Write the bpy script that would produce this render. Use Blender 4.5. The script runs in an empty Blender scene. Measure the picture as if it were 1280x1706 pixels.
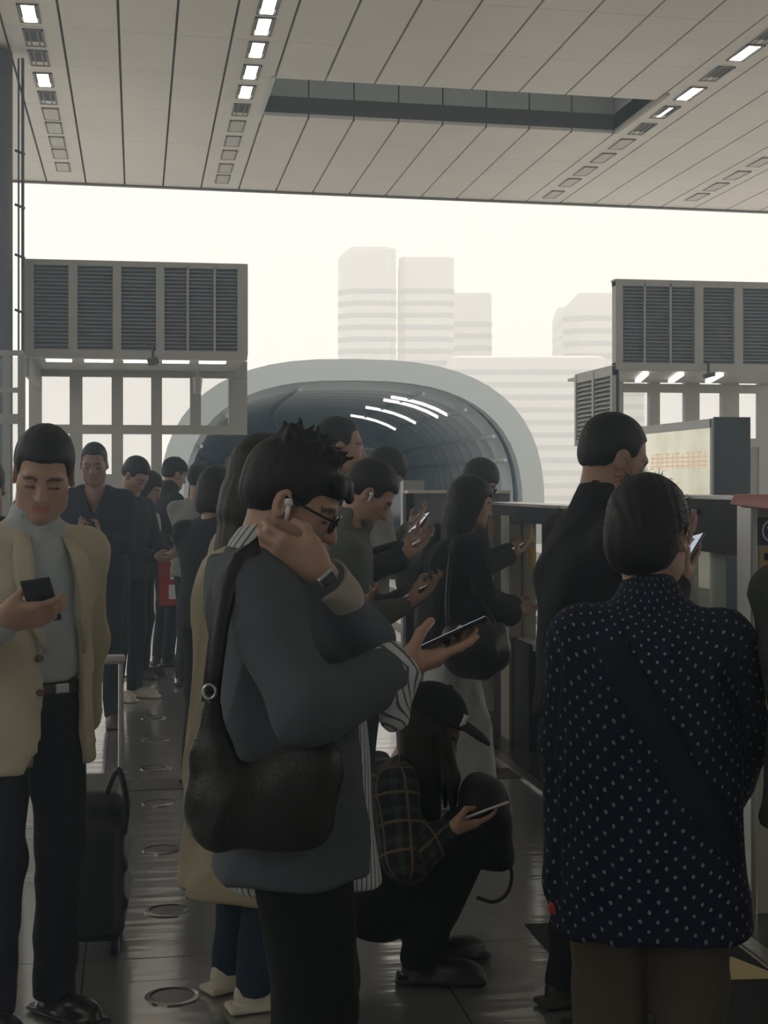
import bpy, math, random
import numpy as np
from mathutils import Vector, Matrix

# ------------------------------------------------------------------ camera, sky, sun, exposure
scene = bpy.context.scene
COL = scene.collection
FPX, HORIZON, CAM_H = 2500.0, 805.0, 1.5
YAW = math.atan(412 / FPX)
CA, SA = math.cos(YAW), math.sin(YAW)
cam_data = bpy.data.cameras.new('camera')
cam_data.sensor_fit = 'VERTICAL'
cam_data.sensor_height = 36.0
cam_data.lens = FPX / 1706 * 36.0
cam_data.shift_y = -(853 - HORIZON) / 1706.0
cam_data.clip_end = 3000
cam = bpy.data.objects.new('camera', cam_data)
cam.location = (0, 0, CAM_H)
cam.rotation_euler = (math.pi / 2, 0, -YAW)
COL.objects.link(cam)
scene.camera = cam

world = bpy.data.worlds.new('sky')
scene.world = world
world.use_nodes = True
bg = world.node_tree.nodes['Background']
bg.inputs['Color'].default_value = (1.0, 0.978, 0.925, 1)
bg.inputs['Strength'].default_value = 1.14

sun_data = bpy.data.lights.new('sun', 'SUN')
sun_data.energy = 2.2
sun_data.angle = math.radians(12)
sun_data.color = (1.0, 0.95, 0.86)
sun = bpy.data.objects.new('sun', sun_data)
sun.rotation_euler = (math.radians(-52), 0, math.radians(-14))
COL.objects.link(sun)

vs = scene.view_settings
vs.view_transform = 'Standard'
vs.look = 'None'
vs.gamma = 1.0
vs.use_curve_mapping = False
vs.exposure = 0.12
scene.cycles.max_bounces = 7
scene.cycles.volume_bounces = 2
scene.cycles.transparent_max_bounces = 12
scene.cycles.sample_clamp_indirect = 6.0

random.seed(7)
rng = np.random.default_rng(7)

def W(px, py, d):
    """world point seen at photo pixel (px, py), at depth d along the camera axis"""
    r = (px - 640) * d / FPX
    return Vector((r * CA + d * SA, -r * SA + d * CA, CAM_H - (py - HORIZON) * d / FPX))

# ------------------------------------------------------------------ materials
def mat(name, col, rough=0.6, metal=0.0, spec=0.5, noise=0.0, nscale=8.0, bump=0.0, bscale=60.0,
        emit=None, estr=0.0, alpha=1.0, trans=0.0, stretch=None, attr=None):
    m = bpy.data.materials.new(name)
    m.use_nodes = True
    nt = m.node_tree
    b = nt.nodes['Principled BSDF']
    b.inputs['Base Color'].default_value = (*col, 1)
    b.inputs['Roughness'].default_value = rough
    b.inputs['Metallic'].default_value = metal
    b.inputs['Specular IOR Level'].default_value = spec
    b.inputs['Alpha'].default_value = alpha
    b.inputs['Transmission Weight'].default_value = trans
    if emit is not None:
        b.inputs['Emission Color'].default_value = (*emit, 1)
        b.inputs['Emission Strength'].default_value = estr
    if attr:
        a = nt.nodes.new('ShaderNodeAttribute'); a.attribute_name = attr
        nt.links.new(a.outputs['Color'], b.inputs['Base Color'])
    if noise or bump:
        tc = nt.nodes.new('ShaderNodeTexCoord')
        mp = nt.nodes.new('ShaderNodeMapping')
        nt.links.new(tc.outputs['Object'], mp.inputs['Vector'])
        if stretch: mp.inputs['Scale'].default_value = stretch
    if noise and not attr:
        n = nt.nodes.new('ShaderNodeTexNoise'); n.inputs['Scale'].default_value = nscale
        n.inputs['Detail'].default_value = 4
        nt.links.new(mp.outputs['Vector'], n.inputs['Vector'])
        r = nt.nodes.new('ShaderNodeMapRange')
        r.inputs['From Min'].default_value = 0.3; r.inputs['From Max'].default_value = 0.7
        r.inputs['To Min'].default_value = 1 - noise; r.inputs['To Max'].default_value = 1 + noise
        nt.links.new(n.outputs['Fac'], r.inputs['Value'])
        mx = nt.nodes.new('ShaderNodeMix'); mx.data_type = 'RGBA'; mx.blend_type = 'MULTIPLY'
        mx.inputs[0].default_value = 1.0
        mx.inputs[6].default_value = (*col, 1)
        nt.links.new(r.outputs['Result'], mx.inputs[7])
        nt.links.new(mx.outputs[2], b.inputs['Base Color'])
    if bump:
        n = nt.nodes.new('ShaderNodeTexNoise'); n.inputs['Scale'].default_value = bscale
        n.inputs['Detail'].default_value = 3
        nt.links.new(mp.outputs['Vector'], n.inputs['Vector'])
        bp = nt.nodes.new('ShaderNodeBump'); bp.inputs['Strength'].default_value = bump
        bp.inputs['Distance'].default_value = 0.004
        nt.links.new(n.outputs['Fac'], bp.inputs['Height'])
        nt.links.new(bp.outputs['Normal'], b.inputs['Normal'])
    return m

_fab = {}
def fabric(col, rough=0.85, noise=0.12, spec=0.25):
    key = (tuple(col), rough, spec)
    if key not in _fab:
        _fab[key] = mat('fabric', col, rough, spec=spec, noise=noise, nscale=14, bump=0.25, bscale=220)
    return _fab[key]

# ------------------------------------------------------------------ object helpers
def tag(o, label=None, cat=None, group=None, kind=None):
    if label: o['label'] = label
    if cat: o['category'] = cat
    if group: o['group'] = group
    if kind: o['kind'] = kind
    return o

def empty(name, loc=(0, 0, 0), rz=0.0):
    o = bpy.data.objects.new(name, None)
    o.empty_display_size = 0.1
    o.location = loc
    o.rotation_euler = (0, 0, rz)
    COL.objects.link(o)
    return o

class MB:
    """collects boxes, bars, tubes and prisms; build() links them as ONE mesh"""
    def __init__(s): s.v = []; s.f = []
    def add(s, v, f):
        n = len(s.v); s.v += [tuple(p) for p in v]; s.f += [tuple(i + n for i in q) for q in f]; return s
    def box(s, lo, hi):
        x0, y0, z0 = lo; x1, y1, z1 = hi
        return s.add([(x0,y0,z0),(x1,y0,z0),(x1,y1,z0),(x0,y1,z0),(x0,y0,z1),(x1,y0,z1),(x1,y1,z1),(x0,y1,z1)],
                     [(0,3,2,1),(4,5,6,7),(0,1,5,4),(1,2,6,5),(2,3,7,6),(3,0,4,7)])
    def hexa(s, p):  # 8 corners, bottom 4 then top 4
        return s.add(p, [(0,3,2,1),(4,5,6,7),(0,1,5,4),(1,2,6,5),(2,3,7,6),(3,0,4,7)])
    def bar(s, a, b, w, h, up=(0, 0, 1)):
        a, b = Vector(a), Vector(b); t = (b - a).normalized()
        u = Vector(up)
        if abs(t.dot(u)) > 0.98: u = Vector((1, 0, 0))
        sd = t.cross(u).normalized() * (w / 2); u2 = sd.normalized().cross(t) * (h / 2)
        return s.hexa([a - sd - u2, a + sd - u2, b + sd - u2, b - sd - u2, a - sd + u2, a + sd + u2, b + sd + u2, b - sd + u2])
    def tube(s, pts, r, n=8, cap=True):
        pts = [Vector(p) for p in pts]
        rs = r if isinstance(r, (list, tuple)) else [r] * len(pts)
        base = len(s.v); prev = None; vs_ = []; fs = []
        for i, p in enumerate(pts):
            t = (pts[min(i + 1, len(pts) - 1)] - pts[max(i - 1, 0)]).normalized()
            if prev is None:
                u = Vector((0, 0, 1)) if abs(t.z) < 0.9 else Vector((1, 0, 0))
            else: u = prev
            sd = t.cross(u).normalized(); u = sd.cross(t).normalized(); prev = u
            for j in range(n):
                a = 2 * math.pi * j / n
                vs_.append(p + (sd * math.cos(a) + u * math.sin(a)) * rs[i])
        for i in range(len(pts) - 1):
            for j in range(n):
                fs.append((i*n+j, i*n+(j+1) % n, (i+1)*n+(j+1) % n, (i+1)*n+j))
        if cap:
            fs.append(tuple(range(n - 1, -1, -1))); fs.append(tuple((len(pts)-1)*n + j for j in range(n)))
        return s.add(vs_, fs)
    def prism(s, poly, z0, z1, axis='z'):
        """poly: 2-D outline, extruded along axis"""
        n = len(poly)
        def P(u, v, w): return (u, v, w) if axis == 'z' else ((u, w, v) if axis == 'y' else (w, u, v))
        return s.add([P(u, v, z0) for u, v in poly] + [P(u, v, z1) for u, v in poly],
              [tuple(range(n - 1, -1, -1)), tuple(range(n, 2 * n))] + [(i, (i+1) % n, n + (i+1) % n, n + i) for i in range(n)])
    def cyl(s, c, r, h, n=24, r2=None):
        c = Vector(c); r2 = r if r2 is None else r2
        vs_ = [c + Vector((r*math.cos(2*math.pi*i/n), r*math.sin(2*math.pi*i/n), 0)) for i in range(n)]
        vs_ += [c + Vector((r2*math.cos(2*math.pi*i/n), r2*math.sin(2*math.pi*i/n), h)) for i in range(n)]
        return s.add(vs_, [tuple(range(n-1, -1, -1)), tuple(range(n, 2*n))] + [(i, (i+1) % n, n+(i+1) % n, n+i) for i in range(n)])
    def mesh(s, name):
        me = bpy.data.meshes.new(name); me.from_pydata(s.v, [], s.f); me.update(); return me
    def build(s, name, m, parent=None, smooth=False, bevel=0.0):
        me = s.mesh(name); me.materials.append(m)
        o = bpy.data.objects.new(name, me); COL.objects.link(o)
        if parent: o.parent = parent
        if smooth: me.polygons.foreach_set('use_smooth', [True] * len(me.polygons))
        if bevel:
            bv = o.modifiers.new('bevel', 'BEVEL'); bv.width = bevel; bv.segments = 2; bv.limit_method = 'ANGLE'
        return o

def spline(pts, n=6):
    P = [Vector(p) for p in pts]; out = []
    for i in range(len(P) - 1):
        a, b, c, d_ = P[max(i-1, 0)], P[i], P[i+1], P[min(i+2, len(P)-1)]
        for j in range(n):
            t = j / n; out.append(0.5 * ((2*b) + (c - a) * t + (2*a - 5*b + 4*c - d_) * t*t + (3*b - a - 3*c + d_) * t**3))
    return out + [P[-1]]

def box(name, lo, hi, m, parent=None, bevel=0.0):
    return MB().box(lo, hi).build(name, m, parent, bevel=bevel)

def linked(name, me, parent=None, loc=(0, 0, 0), rot=(0, 0, 0), scl=(1, 1, 1)):
    o = bpy.data.objects.new(name, me); COL.objects.link(o)
    o.location = loc; o.rotation_euler = rot; o.scale = scl
    if parent: o.parent = parent
    return o

def structure(name, mb, m, **k):
    o = mb.build(name, m, **k); o['kind'] = 'structure'; return o

# ------------------------------------------------------------------ implicit surfaces (bodies, clothes, bags)
def nrm(v):
    v = np.asarray(v, float); return v / max(np.linalg.norm(v), 1e-9)

def frame_from(x=None, z=None):
    """3x3 with columns x, y, z: x kept, z made perpendicular"""
    x = nrm(x); z = np.asarray(z, float); z = nrm(z - x * (z @ x)); y = np.cross(z, x)
    return np.stack([x, y, z], 1)

def rotm(rx=0, ry=0, rz=0):
    return np.array(Matrix.Rotation(math.radians(rz), 3, 'Z') @ Matrix.Rotation(math.radians(ry), 3, 'Y') @ Matrix.Rotation(math.radians(rx), 3, 'X'))

I3 = np.eye(3)
class SDF:
    def __init__(s): s.ops = []; s.disp = []; s.fr = (np.zeros(3), I3); s.sc = 1.0
    def frame(s, o=(0, 0, 0), R=I3, sc=1.0): s.fr = (np.asarray(o, float), np.asarray(R, float)); s.sc = sc; return s
    def _p(s, p): return s.fr[0] + s.fr[1] @ (np.asarray(p, float) * s.sc)
    def cap(s, a, b, ra, rb=None, k=0.02, m='u', flat=None):
        a, b = s._p(a), s._p(b); ra *= s.sc; rb = ra if rb is None else rb * s.sc
        ba = (b - a).astype(np.float32); l2 = float(ba @ ba) + 1e-9; af = a.astype(np.float32)
        fl = None
        if flat is not None: fl = ((s.fr[1] @ nrm(flat[0])).astype(np.float32), 1.0 / flat[1] - 1.0)
        def fn(P):
            pa = P - af
            h = np.clip((pa @ ba) / l2, 0, 1)
            q = pa - h[..., None] * ba
            if fl is not None:
                q = q + ((q @ fl[0]) * fl[1])[..., None] * fl[0]
            return np.sqrt((q * q).sum(-1)) - (ra + (rb - ra) * h)
        s.ops.append((fn, k * s.sc, m)); return s
    def chain(s, pts, rs, k=0.02, m='u', flat=None):
        for i in range(len(pts) - 1): s.cap(pts[i], pts[i+1], rs[i], rs[i+1], k, m, flat)
        return s
    def ell(s, c, r, k=0.02, m='u', R=None):
        c = s._p(c).astype(np.float32); r = (np.asarray(r, float) * s.sc).astype(np.float32)
        M = (s.fr[1] if R is None else s.fr[1] @ R).astype(np.float32)
        rm = float(r.min())
        def fn(P):
            q = (P - c) @ M
            a = np.sqrt(((q / r) ** 2).sum(-1)); g = np.sqrt(((q / (r * r)) ** 2).sum(-1))
            return np.where(a > 1e-4, a * (a - 1.0) / np.maximum(g, 1e-6), -rm)
        s.ops.append((fn, k * s.sc, m)); return s
    def box(s, c, half, rd=0.01, k=0.02, m='u', R=None):
        c = s._p(c).astype(np.float32); hf = (np.asarray(half, float) * s.sc).astype(np.float32) - rd * s.sc
        M = (s.fr[1] if R is None else s.fr[1] @ R).astype(np.float32); rd = rd * s.sc
        def fn(P):
            q = np.abs((P - c) @ M) - hf
            return np.sqrt((np.maximum(q, 0) ** 2).sum(-1)) + np.minimum(q.max(-1), 0) - rd
        s.ops.append((fn, k * s.sc, m)); return s
    def half(s, p, n, k=0.01, m='s'):
        """remove everything on the side n points to"""
        p = s._p(p).astype(np.float32); n = (s.fr[1] @ nrm(n)).astype(np.float32)
        s.ops.append((lambda P: -((P - p) @ n), k * s.sc, m)); return s
    def loft(s, keys, k=0.02, m='u', p=2.3, o=(0, 0, 0), R=None, kc=0.02):
        """keys: (z, cx, cy, rx, ry) rising in z"""
        K = np.asarray(keys, np.float32) * s.sc; o = s._p(o).astype(np.float32)
        M = (s.fr[1] if R is None else s.fr[1] @ R).astype(np.float32); kc = kc * s.sc
        zz = np.linspace(K[0, 0], K[-1, 0], 64).astype(np.float32)
        tab = [np.interp(zz, K[:, 0], K[:, i]) for i in range(1, 5)]
        ker = np.array([1, 2, 3, 2, 1], float) / 9
        tab = [np.convolve(np.pad(t, 2, 'edge'), ker, 'valid') for t in tab]
        def fn(P):
            q = (P - o) @ M; z = q[..., 2]
            cx, cy, rx, ry = [np.interp(z, zz, t).astype(np.float32) for t in tab]
            a = np.abs((q[..., 0] - cx) / rx) ** p + np.abs((q[..., 1] - cy) / ry) ** p
            d = (np.maximum(a, 1e-9) ** (1 / p) - 1) * np.minimum(rx, ry)
            e = np.maximum(z - zz[-1], zz[0] - z)
            h = np.maximum(kc - np.abs(d - e), 0) / max(kc, 1e-5)
            return np.maximum(d, e) + h * h * kc * 0.25
        s.ops.append((fn, k * s.sc, m)); return s
    def fn(s, f, k=0.01, m='u'): s.ops.append((f, k, m)); return s
    def wrinkle(s, amp, freq=(22, 22, 9), seed=0):
        r = np.random.default_rng(seed)
        A = (r.normal(size=(5, 3)) * np.asarray(freq)).astype(np.float32); ph = r.uniform(0, 6.28, 5).astype(np.float32)
        def f(P):
            t = np.zeros(P.shape[:-1], np.float32)
            for i in range(3): t += np.sin(P @ A[i] + ph[i] + 1.6 * np.sin(P @ A[(i + 2) % 5] * 0.45))
            for i in (3, 4):
                q = np.abs(np.sin(0.7 * (P @ A[i]) + ph[i] + 1.4 * np.sin(P @ A[(i + 2) % 5] * 0.4)))
                t += 2.2 * (np.sqrt(q) - 0.72)
            return amp * t * 0.5
        s.disp.append(f); return s
    def eval(s, P, C=None, rad=0.0):
        D = np.full(P.shape[:-1], 1e3, np.float32)
        for fn, k, m in s.ops:
            k = max(k, 1e-4)
            if C is not None:
                sel = np.abs(fn(C)) < 1e9 if m == 'i' else fn(C) < rad + 2 * k
                if not sel.any(): continue
                a = D[sel]; b = fn(P[sel])
            else: a = D; b = fn(P)
            if m == 'u':
                h = np.maximum(k - np.abs(a - b), 0) / k; r = np.minimum(a, b) - h * h * k * 0.25
            elif m == 's':
                b = -b; h = np.maximum(k - np.abs(a - b), 0) / k; r = np.maximum(a, b) + h * h * k * 0.25
            else:
                h = np.maximum(k - np.abs(a - b), 0) / k; r = np.maximum(a, b) + h * h * k * 0.25
            if C is not None: D[sel] = r
            else: D = r
        for f in s.disp: D = D + f(P)
        return D

def surface(sdf, lo, hi, h):
    """sparse surface nets -> (verts, quads)"""
    B = 8; lo = np.asarray(lo, float); hi = np.asarray(hi, float)
    nb = np.maximum(np.ceil((hi - lo) / (B * h)).astype(int), 1)
    g = np.stack(np.meshgrid(*[np.arange(n) for n in nb], indexing='ij'), -1).reshape(-1, 3)
    cen = (lo + (g + 0.5) * B * h).astype(np.float32)
    rad = B * h * 0.866 * 1.55 + 0.004
    act = np.abs(sdf.eval(cen)) < rad
    g = g[act]; cen = cen[act]
    t = np.stack(np.meshgrid(*[np.arange(B + 1)] * 3, indexing='ij'), -1).reshape(-1, 3)
    P = (lo + (g[:, None, :] * B + t[None]) * h).astype(np.float32)
    V = sdf.eval(P, cen, rad).reshape(-1, B + 1, B + 1, B + 1)
    n = len(g)
    offs = [(a, b, c) for a in (0, 1) for b in (0, 1) for c in (0, 1)]
    corner = np.stack([V[:, a:a+B, b:b+B, c:c+B] for a, b, c in offs], -1)
    neg = (corner < 0).sum(-1); mixed = (neg > 0) & (neg < 8)
    bi, ci, cj, ck = np.nonzero(mixed)
    vals = corner[bi, ci, cj, ck]
    acc = np.zeros((len(bi), 3)); cnt = np.zeros(len(bi))
    for i in range(8):
        for ax in range(3):
            if offs[i][ax]: continue
            o2 = list(offs[i]); o2[ax] = 1; j = offs.index(tuple(o2))
            a, b = vals[:, i], vals[:, j]; cr = (a < 0) != (b < 0)
            tt = np.where(cr, a / np.where(np.abs(a - b) < 1e-12, 1, a - b), 0)
            p = np.tile(np.array(offs[i], float), (len(bi), 1)); p[:, ax] += tt
            acc += p * cr[:, None]; cnt += cr
    cell = g[bi] * B + np.stack([ci, cj, ck], 1)
    verts = lo + (cell + acc / np.maximum(cnt, 1)[:, None]) * h
    N = nb * B + 2
    cid = ((cell[:, 0] + 1) * N[1] + cell[:, 1] + 1) * N[2] + cell[:, 2] + 1
    order = np.argsort(cid); sc = cid[order]
    def find(c):
        q = ((c[:, 0] + 1) * N[1] + c[:, 1] + 1) * N[2] + c[:, 2] + 1
        i = np.clip(np.searchsorted(sc, q), 0, len(sc) - 1)
        return np.where(sc[i] == q, order[i], -1)
    quads = []
    for ax in range(3):
        sl0 = V[:, :B, :B, :B]; sh = [slice(0, B)] * 3; sh[ax] = slice(1, B + 1)
        sl1 = V[(slice(None), *sh)]
        e = (sl0 < 0) != (sl1 < 0)
        bi, ci, cj, ck = np.nonzero(e); inside = sl0[bi, ci, cj, ck] < 0
        c = g[bi] * B + np.stack([ci, cj, ck], 1)
        u, w = (ax + 1) % 3, (ax + 2) % 3
        du = np.zeros(3, int); du[u] = 1; dw = np.zeros(3, int); dw[w] = 1
        q = np.stack([find(c - du - dw), find(c - dw), find(c), find(c - du)], 1)
        q[~inside] = q[~inside][:, ::-1]
        quads.append(q[(q >= 0).all(1)])
    return verts, np.concatenate(quads)

def sdf_mesh(name, sdf, lo, hi, h, m, parent=None, post=None):
    v, q = surface(sdf, lo, hi, h)
    me = bpy.data.meshes.new(name)
    me.vertices.add(len(v)); me.vertices.foreach_set('co', v.astype(np.float32).ravel())
    me.loops.add(len(q) * 4); me.loops.foreach_set('vertex_index', q.astype(np.int32).ravel())
    me.polygons.add(len(q)); me.polygons.foreach_set('loop_start', np.arange(0, len(q) * 4, 4, dtype=np.int32))
    me.polygons.foreach_set('use_smooth', np.ones(len(q), bool))
    me.update(calc_edges=True); me.validate()
    me.materials.append(m)
    if post is not None: post(me, v)
    o = bpy.data.objects.new(name, me); COL.objects.link(o)
    if parent: o.parent = parent
    return o
# ------------------------------------------------------------------ the setting
M_conc = mat('pale_concrete', (0.55, 0.53, 0.50), 0.9, noise=0.1, nscale=0.6)
M_panel = mat('ceiling_panel_white', (0.86, 0.82, 0.765), 0.42, noise=0.03, nscale=1.2, bump=0.5, bscale=1.5)
M_joint = mat('joint_dark', (0.10, 0.095, 0.09), 0.9)
M_recess = mat('recess_grey', (0.62, 0.66, 0.66), 0.6)
M_dark = mat('dark_coated_metal', (0.015, 0.017, 0.02), 0.35)
M_alu = mat('grey_aluminium', (0.36, 0.36, 0.35), 0.45, metal=0.3)
M_frame = mat('grey_frame', (0.40, 0.39, 0.37), 0.55, noise=0.05)
M_louver = mat('louver_grey', (0.24, 0.245, 0.26), 0.55)
M_column = mat('column_grey', (0.085, 0.088, 0.092), 0.6, noise=0.06)
M_steel = mat('brushed_steel', (0.55, 0.55, 0.54), 0.28, metal=1.0, noise=0.06, nscale=30, stretch=(1, 1, 20))
M_lamp = mat('lamp_light', (1, 1, 1), 0.5, emit=(1.0, 0.93, 0.78), estr=9.0)
M_soft = mat('soffit_lamp', (1, 1, 1), 0.5, emit=(1.0, 0.96, 0.88), estr=1.6)
M_slot = mat('slot_black', (0.02, 0.02, 0.02), 0.6)

def glass_mat(name, col, alpha, rough=0.04):
    m = bpy.data.materials.new(name); m.use_nodes = True; nt = m.node_tree
    b = nt.nodes['Principled BSDF']
    b.inputs['Base Color'].default_value = (*col, 1); b.inputs['Roughness'].default_value = rough
    b.inputs['Alpha'].default_value = alpha
    return m
M_glass = glass_mat('door_glass', (0.30, 0.36, 0.34), 0.16)
M_pane = glass_mat('window_pane', (0.75, 0.78, 0.76), 0.12)
M_dirty = glass_mat('dirty_glass', (0.30, 0.34, 0.27), 0.55, 0.15)

def floor_material():
    m = bpy.data.materials.new('polished_granite'); m.use_nodes = True; nt = m.node_tree
    b = nt.nodes['Principled BSDF']; b.inputs['Specular IOR Level'].default_value = 0.8
    b.inputs['Coat Weight'].default_value = 1.0; b.inputs['Coat IOR'].default_value = 3.2; b.inputs['Coat Roughness'].default_value = 0.14
    tc = nt.nodes.new('ShaderNodeTexCoord')
    n = nt.nodes.new('ShaderNodeTexNoise'); n.inputs['Scale'].default_value = 2.2; n.inputs['Detail'].default_value = 6
    nt.links.new(tc.outputs['Object'], n.inputs['Vector'])
    cr = nt.nodes.new('ShaderNodeValToRGB')
    cr.color_ramp.elements[0].color = (0.11, 0.113, 0.112, 1); cr.color_ramp.elements[1].color = (0.20, 0.195, 0.185, 1)
    nt.links.new(n.outputs['Fac'], cr.inputs['Fac']); nt.links.new(cr.outputs['Color'], b.inputs['Base Color'])
    r = nt.nodes.new('ShaderNodeMapRange'); r.inputs['To Min'].default_value = 0.26; r.inputs['To Max'].default_value = 0.36
    nt.links.new(n.outputs['Fac'], r.inputs['Value']); nt.links.new(r.outputs['Result'], b.inputs['Roughness'])
    mp = nt.nodes.new('ShaderNodeMapping'); mp.inputs['Scale'].default_value = (0.5, 7, 1)
    nt.links.new(tc.outputs['Object'], mp.inputs['Vector'])
    n2 = nt.nodes.new('ShaderNodeTexNoise'); n2.inputs['Scale'].default_value = 1.6; n2.inputs['Detail'].default_value = 2
    nt.links.new(mp.outputs['Vector'], n2.inputs['Vector'])
    bp = nt.nodes.new('ShaderNodeBump'); bp.inputs['Strength'].default_value = 0.13; bp.inputs['Distance'].default_value = 0.03
    nt.links.new(n2.outputs['Fac'], bp.inputs['Height']); nt.links.new(bp.outputs['Normal'], b.inputs['Normal']); nt.links.new(bp.outputs['Normal'], b.inputs['Coat Normal'])
    return m
M_floor = floor_material()

# ground far below / around, track bed
structure('ground', MB().box((-600, -200, -9.5), (700, 1200, -9.0)), mat('hazy_ground', (0.46, 0.46, 0.43), 0.95, noise=0.15, nscale=0.05))
structure('track_slab', MB().box((2.3, -14, -1.5), (8.4, 120, -1.15)), M_conc)
structure('track_slab', MB().box((-3, 36.5, -1.6), (70, 150, -1.16)), M_conc)
structure('track_slab', MB().box((-8.4, -14, -1.5), (-3.6, 120, -1.15)), M_conc)
M_rail = mat('rail_steel', (0.25, 0.22, 0.20), 0.35, metal=0.9)
for x in (3.2, 4.65, 6.0, 7.45):
    o = MB().box((x - .035, -14, -1.15), (x + .035, 110, -1.0)).build('rail', M_rail)
    o['kind'] = 'structure'
# platform
XE = 2.0
floor = structure('floor', MB().box((-3.4, -14, -1.4), (2.3, 36, -0.03)), mat('floor_bed', (0.03, 0.03, 0.03), 0.6))
def tile_mesh(w, l, t=0.03):
    me = MB().box((0, 0, -t), (w, l, 0)).mesh('floor_tile'); me.materials.append(M_floor); return me
tm = tile_mesh(1.076, 1.196)
Y0T = 2.4
for j in range(-6, 26):
    for i in range(5):
        y = Y0T + j * 1.2
        linked('floor_tile', tm, floor, (-3.4 + i * 1.08, y, 0.0))
# drain strip set across the platform, in segments, slightly proud of the tiles
M_drain = mat('drain_brown_grey', (0.05, 0.042, 0.036), 0.6, noise=0.2, nscale=20)
dm = MB().box((0, 0, 0), (0.50, 0.26, 0.004)).mesh('drain_cover'); dm.materials.append(M_drain)
for i in range(10):
    linked('drain_cover', dm, floor, (-3.3 + i * 0.545 - 0.03, 7.42, 0.0))
# threshold strip along the screen doors
th = structure('trim_1', MB().box((1.93, -6, 0.0), (1.99, 14, 0.012)), M_steel)
structure('trim_2', MB().box((1.99, -6, -0.03), (2.45, 14, 0.006)), mat('edge_plate', (0.06, 0.058, 0.055), 0.25, metal=0.4, noise=0.2))
# dark non-slip mat with yellow arrow
def ground(px, py): return W(px, py, CAM_H * FPX / (py - HORIZON))

# round floor lights set in a row
M_ring = mat('ring_steel', (0.35, 0.35, 0.34), 0.25, metal=1.0)
M_lens = mat('lens_plate', (0.16, 0.16, 0.15), 0.3, metal=0.5)
ordn = ['nearest', 'second nearest', 'third nearest', 'fourth nearest', 'fifth nearest', 'sixth nearest', 'farthest visible']
for i, (px, py) in enumerate([(287, 1661), (280, 1518), (270, 1416), (265, 1338), (260, 1280), (258, 1232), (256, 1196)]):
    p = ground(px, py)
    e = tag(empty('floor_disc', (p.x, p.y, 0)), 'round steel disc set in platform floor, %s of the row beside the suitcase' % ordn[i], 'floor disc', 'round discs along the platform floor')
    n = 32; mb = MB(); R0, R1 = 0.066, 0.080
    vv = []; ff = []
    for k in range(n):
        a = 2 * math.pi * k / n; c, s_ = math.cos(a), math.sin(a)
        vv += [(R0*c, R0*s_, 0.0005), (R0*c, R0*s_, 0.006), (R1*c, R1*s_, 0.004), (R1*c, R1*s_, 0.0005)]
        b = (k + 1) % n
        ff += [(k*4, b*4, b*4+1, k*4+1), (k*4+1, b*4+1, b*4+2, k*4+2), (k*4+2, b*4+2, b*4+3, k*4+3)]
    mb.add(vv, ff).build('rim', M_ring, e, smooth=False)
    MB().cyl((0, 0, 0.0005), R0, 0.003, 32, R0 - 0.008).build('plate', M_lens, e)

# ---------------- ceiling: strips of panels, roof edge, recess, light slots
YE, SL, SK = 28.0, 0.0122, 0.05          # edge, slope, skew of the cross joints
def zc(y): return 6.99 + (YE - y) * SL
def yk(y, x): return y + SK * x
SW = 0.70; X0 = -0.22
ceil = structure('ceiling', MB().hexa([(-9, -16, zc(-16) + .06), (19, -16, zc(-16) + .06), (19, 15.3, zc(15) + .06), (-9, 15.3, zc(15) + .06),
        (-9, -16, zc(-16) + .5), (19, -16, zc(-16) + .5), (19, 15.3, zc(15) + .5), (-9, 15.3, zc(15) + .5)]), M_panel)
RX0, RX1, RY0, RY1 = X0 + SW * 3, X0 + SW * 11, 20.55, 22.55
ys = [15.0, 17.0, 18.9, RY0, RY1, 24.6, 26.4, YE]
gap = 0.016
for k in range(-9, 25):
    xa = X0 + SW * k; xb = xa + SW
    for j in range(len(ys) - 1):
        ya, yb = ys[j], ys[j+1]
        if RX0 - .01 <= xa and xb <= RX1 + .01 and abs(ya - RY0) < .01: continue
        p = []
        for dz in (0.0, 0.05):
            for (x, y) in ((xa + gap, ya + .004), (xb - gap, ya + .004), (xb - gap, yb - .004), (xa + gap, yb - .004)):
                yy = yk(y, x); p.append((x, yy, zc(y) + dz))
        MB().hexa(p).build('ceiling_panel', M_panel, ceil)
# backing behind the joints (split around the recess)
def slab(name, xa, xb, ya, yb, m, dz0=.052, dz1=.3, parent=None):
    p = []
    for dz in (dz0, dz1):
        for (x, y) in ((xa, ya), (xb, ya), (xb, yb), (xa, yb)): p.append((x, yk(y, x), zc(y) + dz))
    return MB().hexa(p).build(name, m, parent)
XL, XR = X0 - 9 * SW, X0 + 25 * SW
for a in ((XL, XR, 15.0, RY0), (XL, XR, RY1, YE), (XL, RX0, RY0, RY1), (RX1, XR, RY0, RY1)):
    slab('ceiling_backing', *a, M_joint, parent=ceil)
# recess walls
for k in range(8):
    xa, xb = RX0 + k * SW + .012, RX0 + (k + 1) * SW - .012
    MB().hexa([(xa, yk(RY1, xa) + .005, zc(RY1) + .02), (xb, yk(RY1, xb) + .005, zc(RY1) + .02), (xb, yk(RY1, xb) + .05, zc(RY1) + .02), (xa, yk(RY1, xa) + .05, zc(RY1) + .02),
               (xa, yk(RY1, xa) + .005, zc(RY1) + 1.0), (xb, yk(RY1, xb) + .005, zc(RY1) + 1.0), (xb, yk(RY1, xb) + .05, zc(RY1) + 1.0), (xa, yk(RY1, xa) + .05, zc(RY1) + 1.0)]).build('recess_panel', M_recess, ceil)
MB().hexa([(x, yk(RY1, x) + dy, z) for z in (zc(RY1), 8.1) for x, dy in ((RX0 - .1, .06), (RX1 + .1, .06), (RX1 + .1, .12), (RX0 - .1, .12))]).build('recess_wall', M_joint, ceil)
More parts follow.
